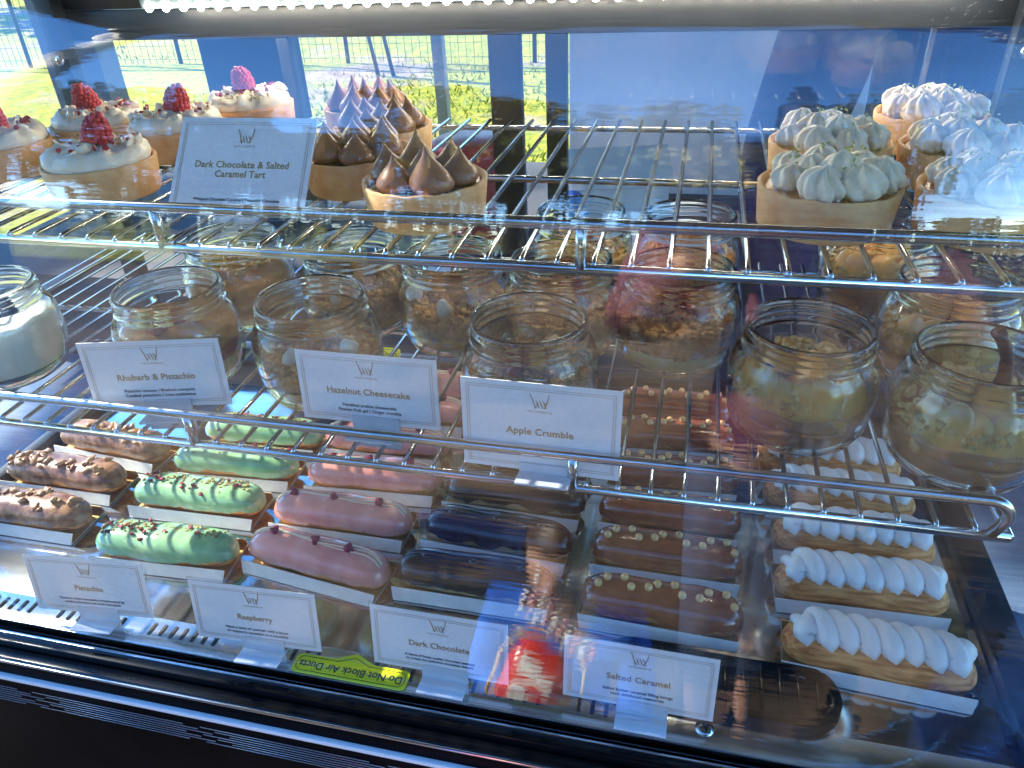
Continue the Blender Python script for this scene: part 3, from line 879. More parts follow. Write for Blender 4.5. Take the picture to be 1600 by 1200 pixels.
price_card((-.201, .383, MZ), R(0), 6, 'Hazelnut Cheesecake', ['Hazelnut praline cheesecake', 'Passion fruit gel | Ginger crumble'], 'card reading Hazelnut Cheesecake on the middle shelf', raise_=.0115)
price_card((-.0795, .364, MZ - .0), R(-1), 6, 'Apple Crumble', ['Apple bavarois | Apple compote', 'White chocolate'], 'card reading Apple Crumble leaning on the front middle jar', raise_=.0025, H=.062)
price_card((-.560, .372, MZ), R(4), 6, 'Summer Berries', ['Vanilla mousse | Berry compote', 'Meringue'], 'cropped white card at the left edge in front of the berry jar', raise_=.0115)
price_card((-.433, .314, .0035), R(5), 10, 'Pistachio', ['Pistachio crème mousseline complemented by', 'candied pistachios and dried rose petals'], 'card reading Pistachio on the steel front lip', raise_=.0115)
price_card((-.288, .3125, .0035), R(2.5), 10, 'Raspberry', ['Have a taste of summer with a burst', 'of raspberry sensation in a mouthful'], 'card reading Raspberry on the steel front lip', raise_=.0115)
price_card((-.146, .3145, .0035), R(0), 10, 'Dark Chocolate', ['A blend of finest quality chocolate essence', 'to create the definitive chocolate dessert'], 'card reading Dark Chocolate on the steel front lip', raise_=.0115)
price_card((-.0075, .3145, .0035), R(-.5), 10, 'Salted Caramel', ['Salted butter caramel filling brings', 'back childhood memories'], 'card reading Salted Caramel beside the black oval vent', raise_=.0115)

# ------------------------------------------------------------------ eclairs
def body_bm(L, hw, h, seed, over=0., lo=-PI, nx=36, na=26, flat=True):
    """eclair body; with lo given only the upper shell from -lo..PI+lo closed by a chord"""
    bm = B()
    rings = []
    off = seed * 7.3
    for i in range(nx + 1):
        u = -1 + 2 * i / nx
        u2 = math.copysign(1 - (1 - abs(u)) ** 1.35, u)
        s = max(0., 1 - abs(u2) ** 6.5) ** .5
        s = max(s, .16)
        x = u2 * (L / 2 + over)
        wob = 1 + .10 * noise.noise(Vector((x * 26, off, 0))) + .03 * noise.noise(Vector((x * 90, off, 4)))
        ring = []
        a0 = -lo if lo >= 0 else 0
        for k in range(na + 1 if lo >= 0 else na):
            if lo >= 0:
                ll = lo + .30 * noise.noise(Vector((x * 50, off + 3, 0 if k < na / 2 else 9))) + .16 * noise.noise(Vector((x * 160, off + 8, 0 if k < na / 2 else 9)))
                a = -ll + (PI + 2 * ll) * k / na
            else: a = 2 * PI * k / na
            ca, sa = math.cos(a), math.sin(a)
            cy_ = math.copysign(abs(ca) ** .85, ca); cz_ = math.copysign(abs(sa) ** .85, sa)
            hh = h * .5 * s * wob
            yy = cy_ * (hw * s * wob + over)
            yy += .0016 * noise.noise(Vector((x * 16, off, 6)))
            zz = h * .5 + cz_ * (hh + over) - (h * .5) * (1 - s) * .35
            if lo < 0:
                n_ = noise.noise(Vector((x * 60, yy * 160 + off, zz * 160)))
                yy += n_ * .0007; zz += n_ * .0007
                zz = max(zz, .0006)
            ring.append(bm.verts.new((x, yy, zz)))
        rings.append(ring)
    m = len(rings[0])
    for i in range(nx):
        for k in range(m if lo < 0 else m - 1):
            k2 = (k + 1) % m
            bm.faces.new((rings[i][k], rings[i + 1][k], rings[i + 1][k2], rings[i][k2]))
        if lo >= 0: bm.faces.new((rings[i][0], rings[i][m - 1], rings[i + 1][m - 1], rings[i + 1][0]))
    bm.faces.new(rings[0]); bm.faces.new(rings[-1][::-1])
    bmesh.ops.recalc_face_normals(bm, faces=bm.faces)
    return bm
def top_z(x, y, L, hw, h, over=.001):
    s = math.sqrt(max(.02, 1 - (abs(x) / (L / 2)) ** 6.5))
    q = max(0., 1 - (abs(y) / (hw * s + over)) ** 2.35)
    return h * .5 + (h * .5 * s + over) * q ** .43
NTH = ['nearest the front glass', 'second from the front', 'third from the front', 'fourth from the front', 'fifth from the front', 'sixth, at the back of its column']
FL = {
 'A': ('icing_milk', 'brown nut topped eclair', 'nut eclairs'),
 'B': ('icing_green', 'mint green pistachio eclair', 'pistachio eclairs'),
 'C': ('icing_pink', 'pink raspberry eclair with white lines', 'raspberry eclairs'),
 'D': ('icing_dark', 'dark chocolate eclair', 'dark chocolate eclairs'),
 'E': ('icing_caramel', 'caramel brown eclair with gold pearls', 'salted caramel eclairs'),
 'F': (None, 'golden eclair with a wavy white meringue ribbon', 'meringue eclairs')}
def tray(x, y, rz, L, lab, grp):
    t = thing('card_tray', lab, 'card tray', (x, y, .0008), rz, group=grp)
    W = .047; hgt = .0105; o = -.0042
    bm = B()
    # white outside: base and two tilted flaps
    box(bm, (0, 0, .0003), (L, W, .0006))
    for s in (-1, 1):
        P = [(-L / 2, s * W / 2, 0), (L / 2, s * W / 2, 0), (L / 2 + .002, s * (W / 2 + o), hgt), (-L / 2 - .002, s * (W / 2 + o), hgt)]
        th = Vector((0, -s * .0004, 0))
        a = [bm.verts.new(p) for p in P]; b = [bm.verts.new(Vector(p) + th) for p in P]
        bm.faces.new(a); bm.faces.new(b[::-1])
        for i in range(4): bm.faces.new((a[i], b[i], b[(i + 1) % 4], a[(i + 1) % 4]))
    bmesh.ops.recalc_face_normals(bm, faces=bm.faces)
    obj('white_card', bm, 'tray_white', t, sm=False)
    bm = B()
    box(bm, (0, 0, .0008), (L - .0005, W - .0015, .0003))
    for s in (-1, 1):
        P = [(-L / 2 + .0003, s * (W / 2 - .0006), .0006), (L / 2 - .0003, s * (W / 2 - .0006), .0006), (L / 2 + .0016, s * (W / 2 + o - .0006), hgt - .0002), (-L / 2 - .0016, s * (W / 2 + o - .0006), hgt - .0002)]
        th = Vector((0, -s * .0003, 0))
        a = [bm.verts.new(p) for p in P]; b = [bm.verts.new(Vector(p) + th) for p in P]
        bm.faces.new(a); bm.faces.new(b[::-1])
        for i in range(4): bm.faces.new((a[i], b[i], b[(i + 1) % 4], a[(i + 1) % 4]))
    bmesh.ops.recalc_face_normals(bm, faces=bm.faces)
    obj('gold_lining', bm, 'card_gold', t, sm=False)
bits_cache = {}
def shared(name, key, build, m):
    if key not in bits_cache:
        bm = build(); smooth(bm, 35)
        me = bpy.data.meshes.new(name); bm.to_mesh(me); bm.free(); me.materials.append(MATS[m])
        bits_cache[key] = me
    return bits_cache[key]
def petal_bm(s, seed):
    r2 = random.Random(seed)
    bm = B()
    rs = [s * r2.uniform(.65, 1.1) for _ in range(8)]
    top = [bm.verts.new((rs[k] * math.cos(k * PI / 4), rs[k] * math.sin(k * PI / 4), .0012 + .0012 * r2.random())) for k in range(8)]
    c = bm.verts.new((0, 0, .0006)); c2 = bm.verts.new((0, 0, -.0004))
    bot = [bm.verts.new(v.co - Vector((0, 0, .0005))) for v in top]
    for k in range(8):
        j = (k + 1) % 8
        bm.faces.new((top[k], top[j], c)); bm.faces.new((bot[j], bot[k], c2)); bm.faces.new((top[j], top[k], bot[k], bot[j]))
    return bm
def eclair(col, i, x, y, ang, L=.130):
    m, d, grp = FL[col]
    hw, h = (.0172, .0285)
    seed = ord(col) * 3.1 + i * 1.7
    r2 = random.Random(int(seed * 10))
    t = thing('eclair', f'{d}, {NTH[i]}', 'eclair', (x, y, .0024), R(ang), group=grp)
    if col == 'F': h = .0275; hw = .018
    obj('choux_bun', body_bm(L, hw, h, seed), 'choux' if col != 'D' else 'choux_pale', t)
    if m:
        obj('icing', body_bm(L - .001, hw, h, seed, over=.0011, lo=.08), m, t)
    tz = lambda a, b: top_z(a, b, L, hw, h)
    if col == 'A':
        for k in range(34):
            px_, py_ = r2.uniform(-L * .47, L * .44), r2.gauss(0, .0062)
            py_ = max(-.012, min(.012, py_))
            s = r2.choice((0, 1, 2, 3))
            me = shared('nut', ('nut', s), lambda: sphere(B(), (0, 0, 0), .0042, 2, (1.35, .8, .55), .6), 'nut')
            q = link('nut', me, t, (px_, py_, tz(px_, py_) + .001), (r2.uniform(-.6, .6), r2.uniform(-.6, .6), r2.random() * 6))
            q.scale = [r2.uniform(.55, 1.15)] * 3
    if col == 'B':
        bm = B()
        for k in range(150):
            a = r2.uniform(-L * .46, L * .42); b = r2.gauss(.004, .0042)
            if abs(a) < .012 and r2.random() < .6: continue
            sphere(bm, (a, b, tz(a, b) + .0003), r2.uniform(.0007, .0017), 1, (1.2, 1, .7), .5)
        obj('pistachio_crumbs', bm, 'pistachio_bit', t, kind='stuff')
        for k in range(16):
            a = r2.uniform(-L * .45, L * .42); b = r2.gauss(0, .006)
            me = shared('rose_petal', ('pet', k % 3), lambda: petal_bm(.0024, k), 'petal')
            link('rose_petal', me, t, (a, b, tz(a, b) + .0003), (r2.uniform(-.5, .5) - b * 40, r2.uniform(-.5, .5), r2.random() * 6))
    if col == 'C':
        for k in range(3):
            y0 = .002 + .0022 * k
            pts = []
            for q in range(24):
                a = -L * .47 + L * .94 * q / 23
                b = y0 + .002 * math.sin(q * .3 + k) - .006 * max(0, (abs(a) - L * .33) / (L * .14)) ** 2
                pts.append((a, b, tz(a, b) + .0001))
            obj('drizzle', tube(B(), pts, .00065, 6), 'drizzle', t)
        for k in range(3):
            a = -L * .3 + L * .28 * k + r2.uniform(-.006, .006)
            me = shared('raspberry_piece', ('rp', k), lambda: sphere(B(), (0, 0, 0), .0042, 2, (1, .9, .8), .9), 'petal')
            link('raspberry_piece', me, t, (a, .002, tz(a, .002) + .002), (r2.random() * 6, r2.random(), r2.random() * 6))
    if col == 'D':
        for k in range(2):
            pts = [(-L * .46 + L * .92 * q / 20, .001 + .004 * k + .001 * math.sin(q * .5), tz(-L * .46 + L * .92 * q / 20, .001 + .004 * k)) for q in range(21)]
            obj('chocolate_line', tube(B(), pts, .0007, 6), 'icing_dark', t)
        for k in range(3):
            a = -L * .3 + L * .3 * k
            link('chocolate_curl', shared('chocolate_curl', ('cc', k), lambda: sphere(B(), (0, 0, 0), .003, 2, (1.2, .8, .6), .7), 'icing_dark'), t, (a, -.001, tz(a, 0) + .001))
    if col == 'E':
        for k in range(6):
            a = -L * .39 + L * .155 * k
            s = 1 if k % 2 else -1
            for (dx, dy) in ((0, .0045 * s * (1 if k != 2 else .5) + .001), (.0062, -.0035 * s)):
                link('pearl', shared('pearl', 'pearl', lambda: sphere(B(), (0, 0, 0), .0033, 2), 'pearl'), t, (a + dx, dy, tz(a + dx, dy) + .0018))
    if col == 'F':
        # one piped ribbon folded to and fro across the bun
        NL = 8
        bm = B(); rings = []
        N = NL * 22
        for q in range(N + 1):
            u = q / N
            ph = u * NL * 2 * PI
            xx = -L * .44 + L * .86 * u - .0018 * math.sin(2 * ph)
            yy = .0015 + .0098 * math.cos(ph)
            zz = h * 1.0 + .004 * math.sin(ph * .5 + .4) ** 2 - ((yy - .0015) / .0098) ** 2 * .0042
            rad = .0086 * (1 + .2 * noise.noise(Vector((u * 30, seed, 0))))
            if u < .08: rad *= .25 + .75 * u / .08; zz -= .004 * (1 - u / .08)
            if u > .98: rad *= .7
            rings.append((Vector((xx, yy, zz)), rad))
        tube(bm, [p for p, _ in rings], [r_ for _, r_ in rings], 14)
        o = obj('meringue_ribbon', bm, 'meringue', t)
        for k in range(2): pass
    tray(x - .001, y, R(ang * 1.0), L - .006, f'card tray under the {d.split(" with")[0]} {NTH[i]}', 'card trays under the eclairs')
EC = [('A', 0, -.586, .413, 0), ('A', 1, -.588, .467, 0), ('A', 2, -.575, .523, -5),
      ('B', 0, -.423, .395, 3), ('B', 1, -.432, .459, 1.5), ('B', 2, -.425, .513, 3), ('B', 3, -.423, .566, 1.5),
      ('C', 0, -.283, .405, -7), ('C', 1, -.285, .460, 0), ('C', 2, -.278, .518, 3), ('C', 3, -.287, .574, 0), ('C', 4, -.281, .632, 1), ('C', 5, -.283, .685, 0),
      ('D', 0, -.146, .409, 0), ('D', 1, -.140, .462, -2.8), ('D', 2, -.137, .515, -1.6), ('D', 3, -.136, .568, .4), ('D', 4, -.138, .622, 0),
      ('E', 0, .003, .408, -2.1), ('E', 1, .004, .463, -.5), ('E', 2, .004, .514, -.9), ('E', 3, .003, .570, 3), ('E', 4, .001, .630, 3), ('E', 5, -.002, .684, 2),
      ('F', 0, .155, .392, -3.5), ('F', 1, .153, .456, 1.5), ('F', 2, .155, .509, .6), ('F', 3, .151, .564, 0), ('F', 4, .149, .616, 1)]
for c, i, x, y, a in EC: eclair(c, i, x, y, a, .132 if c in 'ABCD' else (.123 if c == 'E' else .128))

# ------------------------------------------------------------------ dessert jars
def jar_mesh():
    # outer then inner profile; threads on the neck
    o = [(0, 0), (.026, 0), (.034, .0012), (.040, .005), (.0438, .013), (.0462, .026), (.0468, .040), (.0462, .050), (.0438, .0575), (.0405, .0615), (.0392, .0635),
         (.0405, .0650), (.0392, .0668), (.0391, .0685), (.0403, .0700), (.0391, .0716), (.0390, .0735), (.0398, .0752), (.0390, .0768), (.0385, .0778), (.0378, .0784)]
    i = [(.0368, .0784), (.0361, .0776), (.0360, .066), (.0372, .0615), (.0405, .0565), (.0428, .0490), (.0434, .040), (.0428, .026), (.0406, .014), (.037, .0075), (.030, .0045), (0, .0040)]
    bm = lathe(B(), o + i, 56)
    bmesh.ops.recalc_face_normals(bm, faces=bm.faces)
    for f in bm.faces: f.smooth = True
    me = bpy.data.meshes.new('jar_glass'); bm.to_mesh(me); bm.free(); me.materials.append(MATS['jar_glass'])
    return me
JM = jar_mesh()
def rin(z):
    P = [(.0040, .030), (.0075, .0366), (.014, .0402), (.026, .0424), (.040, .0430), (.049, .0424), (.0565, .0400), (.0615, .0367)]
    if z <= P[0][0]: return P[0][1]
    for a, b in zip(P, P[1:]):
        if z <= b[0]: return lerp(a[1], b[1], (z - a[0]) / (b[0] - a[0])) - .0003
    return .0355
def layer(t, name, z0, z1, m, wob=.0, seed=0, sag=0):
    n = max(3, int((z1 - z0) / .003))
    pr = [(0, z0)] + [(rin(lerp(z0, z1, k / n)), lerp(z0, z1, k / n)) for k in range(n + 1)] + [(rin(z1) * .92, z1 + .0005), (rin(z1) * .6, z1 - sag), (0, z1 - sag)]
    def fn(r, z, a):
        k = (z - z0) / (z1 - z0)
        return r, z + wob * max(0, k) * noise.noise(Vector((math.cos(a) * 2.2, math.sin(a) * 2.2, seed))) * 1.6
    obj(name, lathe(B(), pr, 48, fn=fn), m, t)
def crumbs(t, name, z0, z1, m, n, r0, r1, a0=0, a1=2 * PI, wall=.6, seed=1, rr_=(.0014, .0036)):
    r2 = random.Random(seed)
    bm = B()
    for k in range(n):
        a = r2.uniform(a0, a1); z = r2.uniform(z0, z1)
        R_ = rin(z)
        s = r2.uniform(*rr_)
        r = (R_ - s * .9 - .0003) if r2.random() < wall else lerp(r0, r1, math.sqrt(r2.random()))
        r = min(r, R_ - s * .9)
        if r < R_ * .85: z = z1 - r2.random() * .004 + .003 * noise.noise(Vector((r * 60 * math.cos(a), r * 60 * math.sin(a), seed)))
        sphere(bm, (r * math.cos(a), r * math.sin(a), z), s, 1, (1, r2.uniform(.7, 1), r2.uniform(.7, 1)), .5)
    obj(name, bm, m, t, kind='stuff')
def jar(x, y, rz, lab, style, seed, lean=0):
    t = thing('dessert_jar', lab, 'dessert jar', (x, y, .1685), rz, group='dessert jars on the middle shelf')
    link('glass_jar', JM, t)
    r2 = random.Random(seed)
    if style == 'pear':
        layer(t, 'caramel_cream', .0046, .0235, 'caramel_cream', .004, seed)
        crumbs(t, 'crumble', .028, .046, 'crumble_pale', 260, 0, .036, PI * .75, PI * 1.6, .5, seed)
        for k in range(7):
            a = -PI * .80 + k * .36
            s = .0168
            bm = B()
            sphere(bm, (0, 0, 0), s, 3, (.72, .36, 1.02), .14)
            z = .0385 + .002 * math.sin(k * 2)
            rr0 = rin(z) - s * .40 - .0006
            obj('pear_slice', bm, 'pear', t, loc=(rr0 * math.cos(a), rr0 * math.sin(a), z), rot=(R(-12), R(r2.uniform(-18, 18)), a + PI / 2))
        for k in range(4):
            a = k * 1.5 + .4
            obj('pear_slice', sphere(B(), (0, 0, 0), .015, 3, (.9, .5, 1.0), .15), 'pear', t, loc=(.016 * math.cos(a), .016 * math.sin(a), .043 + .003 * (k % 2)), rot=(R(-50), 0, a))
        crumbs(t, 'crumble', .046, .056, 'crumble_pale', 90, 0, .026, 0, PI, .0, seed + 1, (.0015, .0035))
        layer(t, 'caramel_core', .0238, .034, 'caramel_cream', .002, seed + 7)
    elif style in ('crumble', 'crumble_cap'):
        layer(t, 'cream', .0046, .013, 'vanilla_cream' if style == 'crumble_cap' else 'vanilla_cream', .002, seed)
        layer(t, 'fruit_gel', .0132, .022, 'orange_gel', .005, seed + 2) if style == 'crumble' else layer(t, 'cream', .0132, .0235, 'vanilla_cream', .003, seed + 2)
        crumbs(t, 'crumble', .020, .042, 'crumble' if style == 'crumble' else 'crumble_dark', 620, 0, .038, seed=seed, wall=.62)
        layer(t, 'crumble_core', .021, .038, 'crumble_dark', .003, seed + 5)
        bits_cache.setdefault(('cube', 0), None)
        for k in range(7):
            a = r2.random() * 6.28; r = r2.uniform(.004, .026)
            obj('fruit_cube', box(B(), (0, 0, 0), (.011, .010, .009), .0018), 'caramel_cube' if style == 'crumble' or k % 3 else 'rhubarb', t, loc=(r * math.cos(a), r * math.sin(a), .046 + .003 * r2.random()), rot=(r2.random(), r2.random(), r2.random() * 6))
        if style == 'crumble':
            for a in (-2.25, -1.05):
                obj('marshmallow', sphere(B(), (0, 0, 0), .0062, 3, (1, .85, 1), .5), 'marshmallow', t, loc=(.0345 * math.cos(a), .0345 * math.sin(a), .046))
    elif style == 'rhubarb':
        layer(t, 'cream', .0046, .024, 'vanilla_cream', .002, seed)
        layer(t, 'rhubarb_compote', .0242, .034, 'rhubarb', .004, seed + 1)
        layer(t, 'sponge', .0342, .047, 'sponge', .004, seed + 3)
        for k in range(8):
            a = r2.random() * 6.28; r = r2.uniform(.004, .026)
            obj('rhubarb_piece', box(B(), (0, 0, 0), (.016, .009, .008), .002), ('rhubarb', 'caramel_cube', 'vanilla_cream')[k % 3], t, loc=(r * math.cos(a), r * math.sin(a), .050 + .003 * r2.random()), rot=(r2.random() * .6, r2.random() * .6, r2.random() * 6))
    elif style == 'sponge':
        layer(t, 'cream', .0046, .018, 'vanilla_cream', .002, seed)
        layer(t, 'sponge', .0182, .045, 'sponge', .004, seed + 3)
        crumbs(t, 'candied_fruit', .044, .055, 'orange_gel', 60, 0, .028, wall=.1, seed=seed, rr_=(.002, .005))
    elif style == 'berry':
        layer(t, 'berry_compote', .0046, .014, 'blueberry', .004, seed)
        layer(t, 'white_mousse', .0142, .052, 'white_mousse', .003, seed + 1)
        for k in range(5):
            a = r2.random() * 6.28; r = r2.uniform(.003, .022)
            obj('blueberry', sphere(B(), (0, 0, 0), .0065, 2, (1, 1, .9), .1), 'blueberry', t, loc=(r * math.cos(a), r * math.sin(a), .056))
        crumbs(t, 'berry_specks', .03, .05, 'blueberry', 16, .03, .04, wall=1, seed=seed, rr_=(.0008, .0016))
    return t
JARS = [(-.530, .418, 'berry', 'jar of white mousse with dark berries, cropped by the left edge'),
        (-.378, .438, 'rhubarb', 'jar with red rhubarb layer behind the Rhubarb & Pistachio card'),
        (-.385, .540, 'sponge', 'jar of orange brown sponge behind the rhubarb jar'),
        (-.260, .437, 'crumble', 'empty necked jar of crumble behind the Hazelnut Cheesecake card'),
        (-.274, .540, 'crumble', 'crumble jar in the second row behind the hazelnut jar'),
        (-.181, .527, 'crumble', 'crumble jar with two marshmallows against the glass'),
        (-.098, .428, 'crumble_cap', 'front jar of dark crumble behind the Apple Crumble card'),
        (-.094, .530, 'crumble_cap', 'brown crumble jar between the marshmallow jar and the pale green jar'),
        (-.0035, .524, 'crumble_cap', 'crumble jar with a pale green cream base right of centre'),
        (-.095, .640, 'crumble_cap', 'back row crumble jar left of the other back one'),
        (.0, .640, 'crumble_cap', 'back row crumble jar under the shelf, near the white panel'),
        (.079, .443, 'pear', 'pear dessert jar in front, fully in view, over caramel cream'),
        (.174, .423, 'pear', 'pear dessert jar with a dark curved pear stalk, at the right edge'),
        (.185, .528, 'pear', 'pear jar in the second row at the right edge'),
        (.157, .640, 'pear', 'pear jar at the back behind the other pear jars')]
for i, (x, y, st, lab) in enumerate(JARS):
    t = jar(x, y, R(rnd.uniform(-40, 40)) if st != 'pear' else R(rnd.uniform(-15, 15)), lab, st, 11 + i * 5)
    if 'stalk' in lab:
        obj('pear_stalk', tube(B(), [(.010, -.004, .054), (.0095, -.005, .066), (.007, -.006, .078), (.001, -.007, .090), (-.003, -.007, .095)], [.0052, .0040, .0034, .0036, .0042], 10), 'pear_stalk', t)
        obj('pear_slice', lathe(B(), [(0, .040), (.012, .041), (.011, .050), (.007, .056), (.0035, .058), (0, .0585)], 24, (.010, -.004, 0)), 'pear', t)

# ------------------------------------------------------------------ tarts
TZ = .3102
def shell(t, r=.039, h=.0245, fill='lemon_filling', seed=0):
    def fn(rr, z, a): return rr * (1 + .018 * noise.noise(Vector((math.cos(a) * 3, math.sin(a) * 3, z * 60 + seed)))), z + (.0011 * noise.noise(Vector((math.cos(a) * 4, math.sin(a) * 4, seed))) + .0005 * noise.noise(Vector((math.cos(a) * 17, math.sin(a) * 17, seed)))) * (z > .01)
    obj('tart_shell', lathe(B(), [(0, 0), (r * .93, 0), (r * .945, .001), (r, h - .0008), (r - .0008, h), (r - .0022, h - .0002), (r - .0030, h - .004), (0, h - .004)], 56, fn=fn), 'tart_shell', t)
    obj('filling', lathe(B(), [(r - .0032, h - .0038), (r - .006, h - .002), (r * .6, h - .0012), (0, h - .001)], 48), fill, t)
def raspberry_bm(s=1.):
    bm = B()
    nr = 7
    for i in range(nr):
        u = i / (nr - 1)
        z = .002 + .0165 * u
        rad = .0078 * math.sqrt(max(.0, 1 - (u * .96) ** 2.2)) + .0004
        n = max(1, int(2 * PI * rad / .0034))
        for k in range(n):
            a = 2 * PI * (k + .5 * (i % 2)) / n
            sphere(bm, (rad * math.cos(a) * s, rad * math.sin(a) * s, z * s + .0004 * math.sin(k * 5 + i)), (.0024 + .0004 * math.sin(k * 7 + i * 3)) * s, 2)
    lathe(bm, [(0, 0), (.007 * s, .001 * s), (.0065 * s, .008 * s), (.0035 * s, .015 * s), (0, .018 * s)], 16)
    return bm
def raspberry_tart(x, y, lab, seed, berry=True):
    t = thing('raspberry_tart', lab, 'tart', (x, y, TZ), rnd.random() * 6, group='raspberry cream tarts')
    shell(t, fill='raspberry', seed=seed)
    r = .0355
    def fn(rr, z, a):
        d = Vector((rr * math.cos(a) * 90, rr * math.sin(a) * 90, seed))
        edge = min(1, (z - .022) / .006)
        k = noise.noise(d) + .5 * noise.noise(d * 2.7)
        ridg = abs(noise.noise(Vector((a * 5 + rr * 80, rr * 30, seed))))
        return rr * (1 + .05 * noise.noise(Vector((math.cos(a) * 3, math.sin(a) * 3, seed))) * edge), z + (.0034 * k + .003 * ridg) * max(0, edge)
    pr = [(r * .98, .0225), (r * 1.02, .0255), (r * .99, .0292), (r * .90, .0322)] + [(r * q, .0335 + .001 * math.sin(q * 8)) for q in (.82, .74, .66, .58, .5, .42, .34, .26, .18, .1)] + [(0, .0335)]
    obj('whipped_cream', lathe(B(), pr, 72, fn=fn), 'white_cream', t)
    me = shared('cream_shaving', 'shav', lambda: sphere(B(), (0, 0, 0), .004, 2, (1.4, .25, .8), .5), 'white_cream')
    r2 = random.Random(seed)
    for k in range(26):
        a = r2.random() * 6.28; q = r * .92 * math.sqrt(r2.random())
        o = link('cream_shaving', me, t, (q * math.cos(a), q * math.sin(a), .0348), (r2.uniform(-.8, .8), r2.uniform(-.8, .8), r2.random() * 6)); o.scale = [r2.uniform(.6, 1.2)] * 3
    bme = shared('freeze_dried_piece', 'fdr', lambda: sphere(B(), (0, 0, 0), .0019, 1, (1.2, 1, .8), .8), 'raspberry_bit')
    for k in range(26):
        a = r2.random() * 6.28; q = r * .85 * math.sqrt(r2.random())
        o = link('raspberry_crumb', bme, t, (q * math.cos(a), q * math.sin(a), .0368), (r2.random() * 6, 0, r2.random() * 6)); o.scale = [r2.uniform(.4, 1.3)] * 3
    if berry:
        me = shared('raspberry', 'rasp', lambda: raspberry_bm(1.0), 'raspberry')
        link('raspberry', me, t, (-.002, -.002, .0352), (R(12), R(-8), 0))
    return t
raspberry_tart(-.418, .458, 'raspberry tart with white cream at the front, left of the top card', 3)
raspberry_tart(-.545, .500, 'raspberry tart cropped by the left edge of the photo', 8)
raspberry_tart(-.508, .571, 'raspberry tart behind the front one, second row left', 13)
raspberry_tart(-.424, .562, 'raspberry tart partly hidden behind the top price card', 18)
raspberry_tart(-.402, .642, 'raspberry tart at the back beside the rear window', 25)
def drop_bm(seed):
    r2 = random.Random(seed)
    bx, by = r2.uniform(-.002, .002), r2.uniform(-.002, .002)
    pr = [(0, 0), (.0085, 0), (.0105, .0025), (.0110, .006), (.0100, .010), (.0080, .014), (.0056, .018), (.0036, .0215), (.0020, .025), (.0010, .028), (.0003, .0305), (0, .0308)]
    bm = lathe(B(), pr, 28)
    for v in bm.verts:
        k = (v.co.z / .03) ** 2
        v.co.x += bx * k; v.co.y += by * k
        q = v.co * 110 + Vector((seed * 7, 0, 0))
        v.co += Vector((noise.noise(q), noise.noise(q + Vector((7, 0, 0))), 0)) * .0012 * (1 - v.co.z / .035)
    return bm
def choc_tart(x, y, lab, seed):
    t = thing('chocolate_tart', lab, 'tart', (x, y, TZ), rnd.random(), group='chocolate tarts with piped drops')
    shell(t, fill='choc_filling', seed=seed)
    r2 = random.Random(seed)
    P = [(0, 0)] + [(.0225 * math.cos(a), .0225 * math.sin(a)) for a in [2 * PI * k / 6 + .2 for k in range(6)]]
    for i, (a, b) in enumerate(P):
        me = shared('chocolate_drop', ('drop', i % 4), lambda: drop_bm(i % 4 + 3), 'choc_drop')
        o = link('chocolate_drop', me, t, (a, b, .0222), (0, 0, r2.random() * 6)); s = r2.uniform(.95, 1.1); o.scale = (s * 1.16, s * 1.16, s * r2.uniform(.68, .84))
    return t
choc_tart(-.163, .436, 'chocolate tart with tall piped drops, front one of the chocolate tarts', 4)
choc_tart(-.243, .568, 'chocolate tart at the back right of its group, half hidden by reflections', 9)
choc_tart(-.285, .640, 'chocolate tart furthest back beside the window', 14)
choc_tart(-.232, .492, 'chocolate tart just behind the right edge of the top price card', 21)
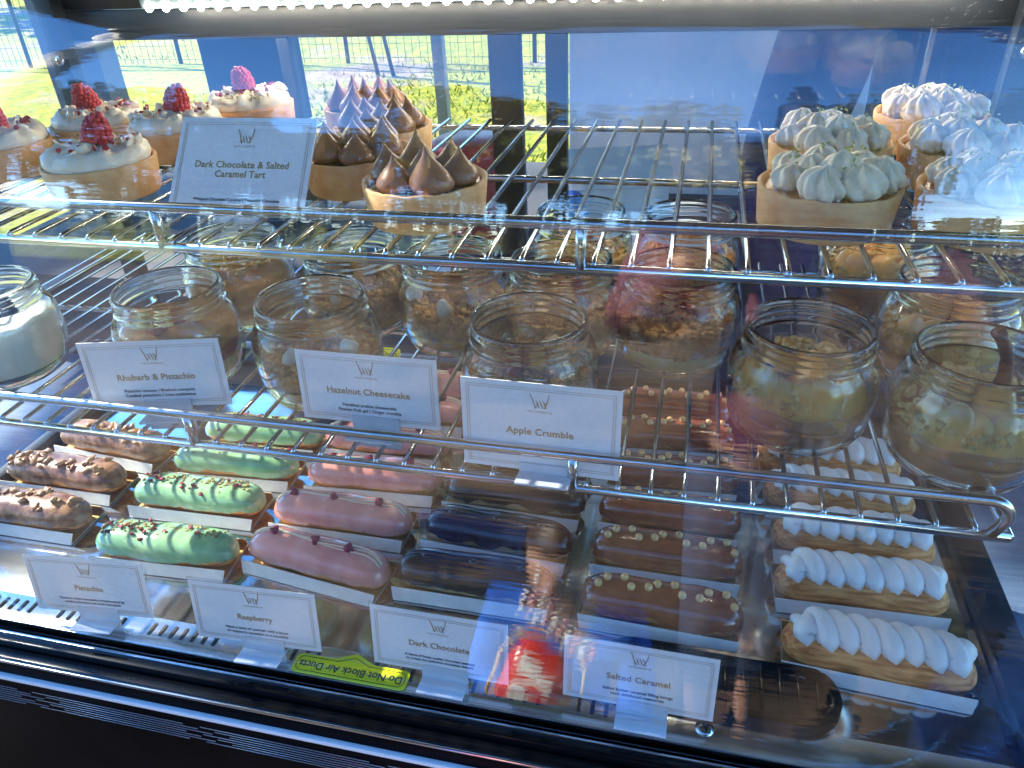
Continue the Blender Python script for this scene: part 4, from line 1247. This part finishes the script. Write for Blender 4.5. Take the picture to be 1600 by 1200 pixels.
def rosette_bm(seed):
    r2 = random.Random(seed)
    tw = r2.uniform(.5, 1.0); nl = r2.choice((6, 7, 8))
    pr = [(0, 0), (.0105, .0), (.0135, .0025), (.0146, .006), (.0144, .009), (.0132, .012), (.0112, .0147), (.0085, .0168), (.0055, .0182), (.0028, .0192), (.0011, .0202), (0, .0206)]
    def fn(r, z, a):
        k = .5 + .5 * math.cos(nl * (a + tw * z / .02))
        k = k ** .7
        f = 1 - .27 * (1 - k) * min(1, r / .008)
        return r * f, z - .001 * (1 - k)
    bm = lathe(B(), pr, 84, fn=fn)
    for v in bm.verts:
        q = v.co * 260 + Vector((seed * 9, 0, 0)); k2 = v.co * 90 + Vector((0, seed * 5, 0))
        v.co += Vector((noise.noise(q), noise.noise(q + Vector((9, 0, 0))), noise.noise(q + Vector((0, 9, 0))))) * .0009 + Vector((noise.noise(k2), noise.noise(k2 + Vector((5, 0, 0))), 0)) * .0022
    return bm
def cream_tart(x, y, lab, seed):
    t = thing('lime_cream_tart', lab, 'tart', (x, y, TZ), rnd.random() * 6, group='lime cream tarts')
    shell(t, seed=seed)
    r2 = random.Random(seed)
    P = [(.0248 * math.cos(a), .0248 * math.sin(a)) for a in [2 * PI * k / 7 + .3 for k in range(7)]] + [(.0105 * math.cos(a), .0105 * math.sin(a)) for a in (.2, 2.3, 4.4)]
    for i, (a, b) in enumerate(P):
        me = shared('cream_rosette', ('ros', i % 5), lambda: rosette_bm(i % 5 + 2), 'lime_cream')
        o = link('cream_rosette', me, t, (a, b, .0225), (R(r2.uniform(-7, 7)), R(r2.uniform(-7, 7)), r2.random() * 6)); s = r2.uniform(.74, .94); o.scale = (s, s, s * r2.uniform(.85, 1.05)); o.location.z += .003 * (i > 6)
    zm = shared('zest', 'zest', lambda: sphere(B(), (0, 0, 0), .0011, 1, (1.5, .6, .5), .4), 'lime_zest')
    for k in range(22):
        a = r2.random() * 6.28; q = .026 * math.sqrt(r2.random())
        link('lime_zest', zm, t, (q * math.cos(a), q * math.sin(a), .0438 - .004 * (q / .026) + r2.uniform(-.002, .001)), (r2.random(), r2.random(), r2.random() * 6))
    return t
cream_tart(.075, .448, 'tart with piped lime cream rosettes, front left of its group', 5)
cream_tart(.086, .540, 'lime cream tart directly behind the front left one', 10)
cream_tart(.166, .625, 'lime cream tart furthest back on the upper shelf', 15)
cream_tart(.167, .535, 'lime cream tart in the middle row at the right edge', 20)
cream_tart(.160, .446, 'front lime cream tart cropped by the right edge', 26)
